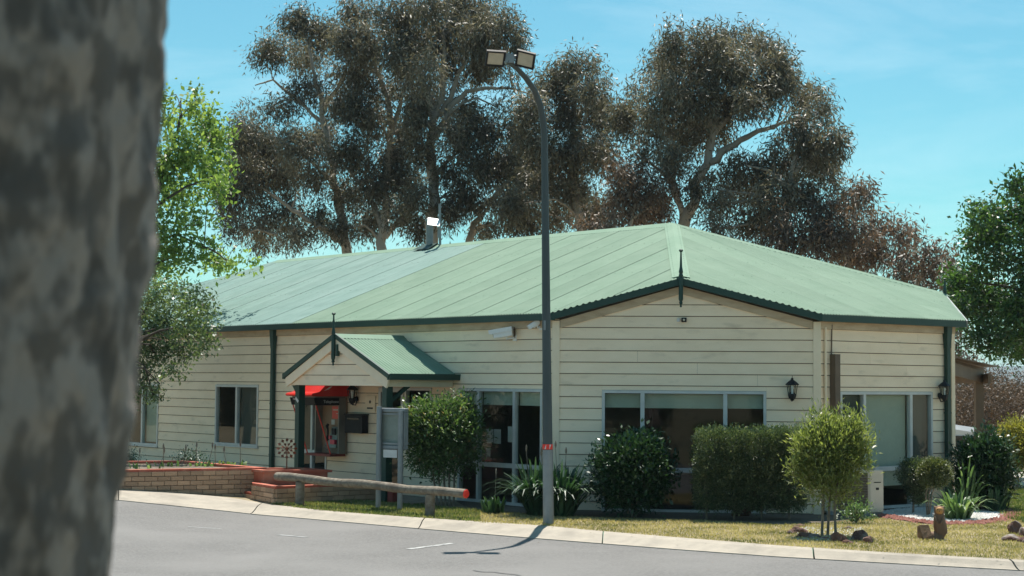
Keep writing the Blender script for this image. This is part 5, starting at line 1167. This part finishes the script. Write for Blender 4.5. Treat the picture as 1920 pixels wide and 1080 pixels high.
g8 = tree('gum_tree', 'low rusty gum at the end of the roof beside the green tree', 47, [([(1720, 580), (1722, 530), (1730, 490), (1735, 465)], .18, .05), ([(1722, 525), (1760, 490), (1775, 475)], .08, .03)],
     [(1695, 490, 36, 28), (1738, 478, 28, 22), (1768, 472, 20, 18), (1748, 520, 34, 24), (1705, 520, 34, 20), (1785, 500, 16, 20), (1775, 545, 20, 24, 0, .6), (1790, 620, 22, 34, 0, .6), (1800, 670, 20, 22, 0, .6)], 'leaf_gum_rust', 'gum_bark', GL, GD, 8, group=G)
g9 = tree('gum_tree', 'low rusty gum filling the gap left of the roof apex', 50, [([(1180, 450), (1185, 400), (1195, 370)], .2, .05), ([(1185, 410), (1230, 380)], .08, .03)],
     [(1180, 370, 44, 34), (1228, 392, 38, 30), (1150, 400, 34, 28), (1190, 330, 34, 26), (1240, 350, 34, 28), (1125, 425, 40, 16), (1200, 415, 44, 18), (1160, 320, 26, 24)], 'leaf_gum_rust', 'gum_bark', GL, GD, 9, group=G)
tree('maple_tree', 'bright green leafy tree rising beside the roof at the left', 39, [([(205, 640), (225, 560), (262, 450), (300, 350), (325, 270), (340, 215)], .17, .04), ([(255, 470), (330, 440), (400, 470), (425, 488)], .06, .02), ([(285, 390), (350, 350), (400, 330)], .06, .02), ([(305, 340), (370, 280), (405, 255)], .05, .02), ([(230, 560), (280, 500), (330, 480)], .06, .02)],
     [(300, 185, 14, 22), (366, 195, 16, 22), (318, 228, 36, 28), (382, 238, 28, 32), (345, 285, 44, 34), (410, 268, 20, 30), (298, 318, 38, 36), (390, 328, 34, 28), (330, 366, 44, 28), (408, 355, 18, 20), (298, 425, 46, 36), (368, 415, 32, 18), (340, 475, 42, 30), (408, 492, 26, 18), (425, 500, 16, 12), (290, 500, 38, 34), (250, 380, 40, 50), (240, 460, 40, 50), (395, 460, 20, 14), (468, 494, 12, 7, 0, .7)], 'leaf_bright', 'dark_bark', (.13, .5, 10), 330, 21, twig=.30, droop=.15, fat=1.2)
tree('weeping_tree', 'grey green small-leaved tree drooping in front of the left wall', 36, [([(195, 800), (212, 720), (240, 640), (280, 570), (310, 540)], .12, .03), ([(235, 650), (300, 620), (360, 610), (395, 640)], .05, .015), ([(225, 690), (270, 690), (300, 720)], .04, .015)],
     [(290, 552, 46, 34), (352, 556, 38, 30), (300, 605, 44, 34), (358, 606, 36, 30), (388, 640, 18, 20), (288, 662, 36, 30), (340, 655, 28, 22), (264, 715, 22, 32), (288, 742, 12, 14), (240, 640, 36, 44), (230, 570, 36, 44), (235, 720, 22, 40), (320, 690, 16, 14), (380, 575, 20, 20)], 'leaf_greygreen', 'dark_bark', (.09, .45, 11), 520, 22, twig=.22, droop=.35, fat=1.2)
tree('oak_tree', 'dense dark green tree overhanging the right end of the building', 41, [([(2010, 720), (1995, 620), (1960, 520), (1930, 450), (1915, 390)], .26, .06), ([(1975, 560), (1900, 540), (1840, 530)], .1, .03), ([(1990, 620), (1930, 640), (1880, 650)], .1, .03)],
     [(1908, 345, 20, 20), (1840, 398, 28, 22), (1882, 415, 44, 36), (1932, 400, 36, 46), (1842, 440, 30, 28), (1802, 530, 30, 30), (1850, 495, 42, 40), (1902, 478, 46, 46), (1820, 578, 36, 30), (1872, 568, 46, 40), (1912, 598, 36, 46), (1850, 632, 36, 28), (1900, 650, 40, 30), (1940, 540, 30, 60), (1830, 540, 30, 36), (1805, 575, 24, 20), (1945, 650, 30, 30)], 'leaf_right', 'dark_bark', (.13, .42, 11), 420, 23, twig=.28, droop=.2, fat=1.14)
# trees across the road, plus two added at the sides, mirrored in the window glass
def copy_tree(src, loc, rz, sc, label):
    r = src.copy(); COL.objects.link(r); r.location = loc; r.rotation_euler = (0, 0, rz); r.scale = (sc,) * 3; r['label'] = label; r['group'] = 'trees across the road'
    for ch in src.children:
        c_ = ch.copy(); COL.objects.link(c_); c_.parent = r; c_.matrix_parent_inverse = ch.matrix_parent_inverse.copy()
for i, (src, x, y, rz, sc) in enumerate([(g5, -18, -42, 2.2, .8), (g3, 2, -48, .7, .8), (g4, 16, -42, 4., .9), (g4, -40, 44, 1.5, 1.), (g6, 42, 30, 1., .9)]):
    copy_tree(src, (x, y, 0), rz, sc, 'gum tree standing out of view, mirrored in the building windows')

hedge = [o for o in COL.objects if o.name == 'clipped_hedge'][0]
for i, (x, y, rz, sc) in enumerate([(-13, -22, .0, 2.2), (-5, -23, .1, 2.4), (3, -23, -.1, 2.2), (11, -22, .15, 2.4), (-32, 40, 1.3, 2.4), (-34, 50, 1.4, 2.4), (26, 30, 1.5, 1.4)]):  # hedge copies added out of view so the window glass mirrors something dark
    copy_tree(hedge, (x, y, 0), rz, sc, 'unseen enlarged hedge copy, added to darken the reflections in the building windows')

# ------------------------------------------------------------------ far right: scrub, drive, caravan, hills
rg = np.random.default_rng(77); Cs = []
for _ in range(2000):
    x, Yd = rg.uniform(1750, 2080), rg.uniform(62, 78); y = rg.uniform(720, 858); Cs.append(at(x, y + 8 * math.sin(x * .05), Yd))
Cs = np.array(Cs); C = np.repeat(Cs, 60, 0) + rg.normal(0, .38, (len(Cs) * 60, 3)); D = unit(rg, len(C)); k = len(C)
tone = np.repeat(np.clip(rg.normal(.4, .22, len(Cs)), 0, .95), 60); L_ = rg.uniform(.09, .17, k)
tag(leafmesh('scrub', C, D, unit(rg, k), L_, L_ * .3, np.clip(tone + rg.normal(0, .1, k), 0, 1), 'leaf_scrub'), 'brown dry scrub in the distance beyond the caravan', 'scrub')
dr = [atz(1872, 905), atz(2100, 935), atz(2150, 882), atz(1868, 880)]
struct(MB().poly([V(p.x, p.y, .006) for p in dr]).build('far_drive', 'far_concrete'))
cvb = V(15.05, 58, gz(15.05, 59))
ca = thing('caravan', 'white rounded caravan with dark windows parked behind the pergola', 'caravan', cvb)
prof = [(-1.0, .45), (1.0, .45), (1.06, .8), (1.06, 1.5), (.95, 2.0), (.7, 2.22), (0, 2.32), (-.7, 2.22), (-.95, 2.0), (-1.06, 1.5), (-1.06, .8)]
kz = (at(1828, 796, 58).z - cvb.z) / 2.40
mb = MB(); k = len(prof)
for yy, s_ in ((0, .93), (.12, 1.0), (3.8, 1.0), (3.95, .93)):
    for a, z in prof: mb.v.append((cvb.x + a * s_ , cvb.y + yy, cvb.z + (z * s_ + .08) * kz))
for i in range(3):
    for j in range(k): mb.f.append((i * k + j, i * k + (j + 1) % k, (i + 1) * k + (j + 1) % k, (i + 1) * k + j))
mb.f += [tuple(range(k - 1, -1, -1)), tuple(3 * k + j for j in range(k))]
mb.build('body', 'caravan_white', ca)
for a, w in ((-.62, .62), (.12, .5), (.68, .42)):
    MB().hexa([cvb + V(a + sx * w / 2, o, z * kz) for z in (1.62, 2.02) for sx, o in ((-1, -.03), (1, -.03), (1, .02), (-1, .02))]).build('window', 'dark_glass', ca)
for s_ in (-1, 1): MB()._lathe(cvb + V(s_ * .95, 2.2, .33), [(.33, 0), (.33, .16)], 18, V(s_, 0, 0)).build('wheel', 'black_metal', ca)
MB().bar(cvb + V(-1.0, -.03, .5 * kz), cvb + V(1.0, -.03, .5 * kz), .06, .1).build('bumper', 'galvanised', ca); MB().box(cvb + V(0, 1.6, 2.3 * kz), .5, .5, .09).build('roof_vent', 'white_paint', ca)
hl = MB(); n = 80
for i in range(n + 1):
    x = -4000 + 9000 * i / n; h = 42 + 12 * noise.noise(Vector((x * .0012, 3, 0))) + 6 * noise.noise(Vector((x * .005, 9, 0)))
    hl.v += [(x, 3000, -2), (x, 3150, h * .6), (x, 3400, max(h, 5)), (x, 3900, -2)]
for i in range(n):
    for j in range(3): hl.f.append((4 * i + j, 4 * i + 4 + j, 4 * i + 5 + j, 4 * i + 1 + j))
struct(hl.build('hills', 'hill', smooth=True))

# ------------------------------------------------------------------ the trunk beside the camera
rg_ = random.Random(3); YT = 2.1
def tp(x, y): return at(x, y, YT)
edge = [(322, -260), (312, -60), (309, 0), (303, 110), (296, 200), (286, 330), (276, 440), (262, 560), (252, 660), (247, 730), (243, 800), (229, 900), (216, 1000), (206, 1080), (196, 1200)]
nt_ = thing('near_tree', 'large grey tree trunk close by with rough bark, out of focus', 'tree', V(-.62, YT, 0))
cent = []; radi = []
for x, y in edge:
    e_ = tp(x, y); r = .27 + .00003 * (540 - y); cent.append(V(e_.x - r - .02, YT + .05, e_.z)); radi.append(r)
cent = cent[::-1]; radi = radi[::-1]
cent = [V(cent[0].x - .03, cent[0].y, -.1), V(cent[0].x - .02, cent[0].y, .7)] + cent + [cent[-1] + V(.03, .0, .8), cent[-1] + V(.1, .0, 2.2), cent[-1] + V(.2, .1, 3.6)]; radi = [.36, .29] + radi + [.27, .24, .2]
FP, FR = [], []
for (a, ra_), (b, rb2) in zip(zip(cent, radi), zip(cent[1:], radi[1:])):
    m_ = max(2, int((b - a).length / .018))
    for j in range(m_): FP.append(a.lerp(b, j / m_)); FR.append(ra_ + (rb2 - ra_) * j / m_)
FP.append(cent[-1]); FR.append(radi[-1])
mb = MB(); ns = 110
for p, r in zip(FP, FR):
    for j in range(ns):
        a = 2 * math.pi * j / ns; e_ = V(math.cos(a), math.sin(a), 0)
        q = e_ * 1.2 + V(0, 0, p.z * 1.1); d = .012 * noise.noise(q * 2.2) + .013 * noise.noise(V(q.x * 5, q.y * 5, q.z * 7)) + .013 * noise.noise(V(q.x * 13, q.y * 13, q.z * 17))
        mb.v.append(tuple(p + e_ * (r + d)))
for i in range(len(FP) - 1):
    for j in range(ns): mb.f.append((i * ns + j, i * ns + (j + 1) % ns, (i + 1) * ns + (j + 1) % ns, (i + 1) * ns + j))
mb.build('trunk', 'near_bark', nt_, smooth=True)
top = FP[-1]; br = MB(); S = []
rg = np.random.default_rng(9)
for j in range(9):
    a = j * .7; e_ = top + V(math.cos(a) * 2.6, math.sin(a) * 2.6 - .6, 2.2 + (j % 3) * .9); br.tube([top - V(0, 0, .2), top.lerp(e_, .5) + V(0, 0, .4), e_], [.12, .07, .03], 8); S += [np.array(e_) + rg.normal(0, .9, 3) for _ in range(45)]
br.build('branches', 'near_bark', nt_, smooth=True)
S = np.array(S); C = np.repeat(S, 14, 0) + rg.normal(0, .25, (len(S) * 14, 3)); D = unit(rg, len(C)); D[:, 2] -= .5; L_ = rg.uniform(.1, .18, len(C))
leafmesh('crown', C, D, unit(rg, len(C)), L_, L_ * .22, rg.random(len(C)), 'leaf_gum', nt_)

# ------------------------------------------------------------------ fallen leaves and the tar crack
rg = np.random.default_rng(31); C = []
while len(C) < 170:
    x = rg.uniform(240, 1915); f = (x - 223) / 1697; t = rg.random() ** 2.2; i = min(239, max(0, idx(fineb, x)))
    p = fineb[i].lerp(finef[i], rg.uniform(-.6, 1.0) if rg.random() < .55 else 1 + 6 * t); dd = (p - fineb[i]).dot(-NA)
    q = rg.random(); z = max(gz(p.x, p.y) - .09, p.z * 0 + gz(p.x, p.y) - .1) if dd > .6 else gz(p.x, p.y) + .012
    C.append((p.x, p.y, z))
C = np.array(C); D = unit(rg, len(C)); D[:, 2] *= .12; L_ = rg.uniform(.02, .045, len(C))
tag(leafmesh('leaf_litter', C, D, np.tile([0, 0, 1.], (len(C), 1)) + unit(rg, len(C)) * .3, L_, L_ * .4, rg.random(len(C)), 'leaf_scrub'), 'dry fallen leaves scattered along the kerb and road edge', 'leaves')
mat('tar', (.04, .04, .04), (.06, .06, .06), 20, .7)
pts = [gnd(x, y, -.1) for x, y in ((888, 1070), (905, 1073), (925, 1073), (945, 1076), (968, 1078), (985, 1084))]
mb = MB()
for a, b in zip(pts, pts[1:]):
    d = (b - a).normalized(); sd = V(-d.y, d.x, 0) * .022; u5 = V(0, 0, .004); mb.add([a - sd + u5, b - sd + u5, b + sd + u5, a + sd + u5], [(0, 1, 2, 3)])
mb.build('tar_crack', 'tar', bay)

# ------------------------------------------------------------------ thin haze over the whole place
mh = bpy.data.materials.new('haze'); mh.use_nodes = True; t = mh.node_tree; t.nodes.clear(); o_ = t.nodes.new('ShaderNodeOutputMaterial'); vp = t.nodes.new('ShaderNodeVolumePrincipled')
vp.inputs['Color'].default_value = (.75, .86, 1, 1); vp.inputs['Density'].default_value = .00016; t.links.new(vp.outputs[0], o_.inputs['Volume']); MATS['haze'] = mh
hz = MB().hexa([V(x, y, z) for z in (-5, 70) for x, y in ((-6000, -4500), (7000, -4500), (7000, 5900), (-6000, 5900))]).build('haze', 'haze'); stuff(hz); tag(hz, 'thin blue distance haze in the air over the hills', 'haze')
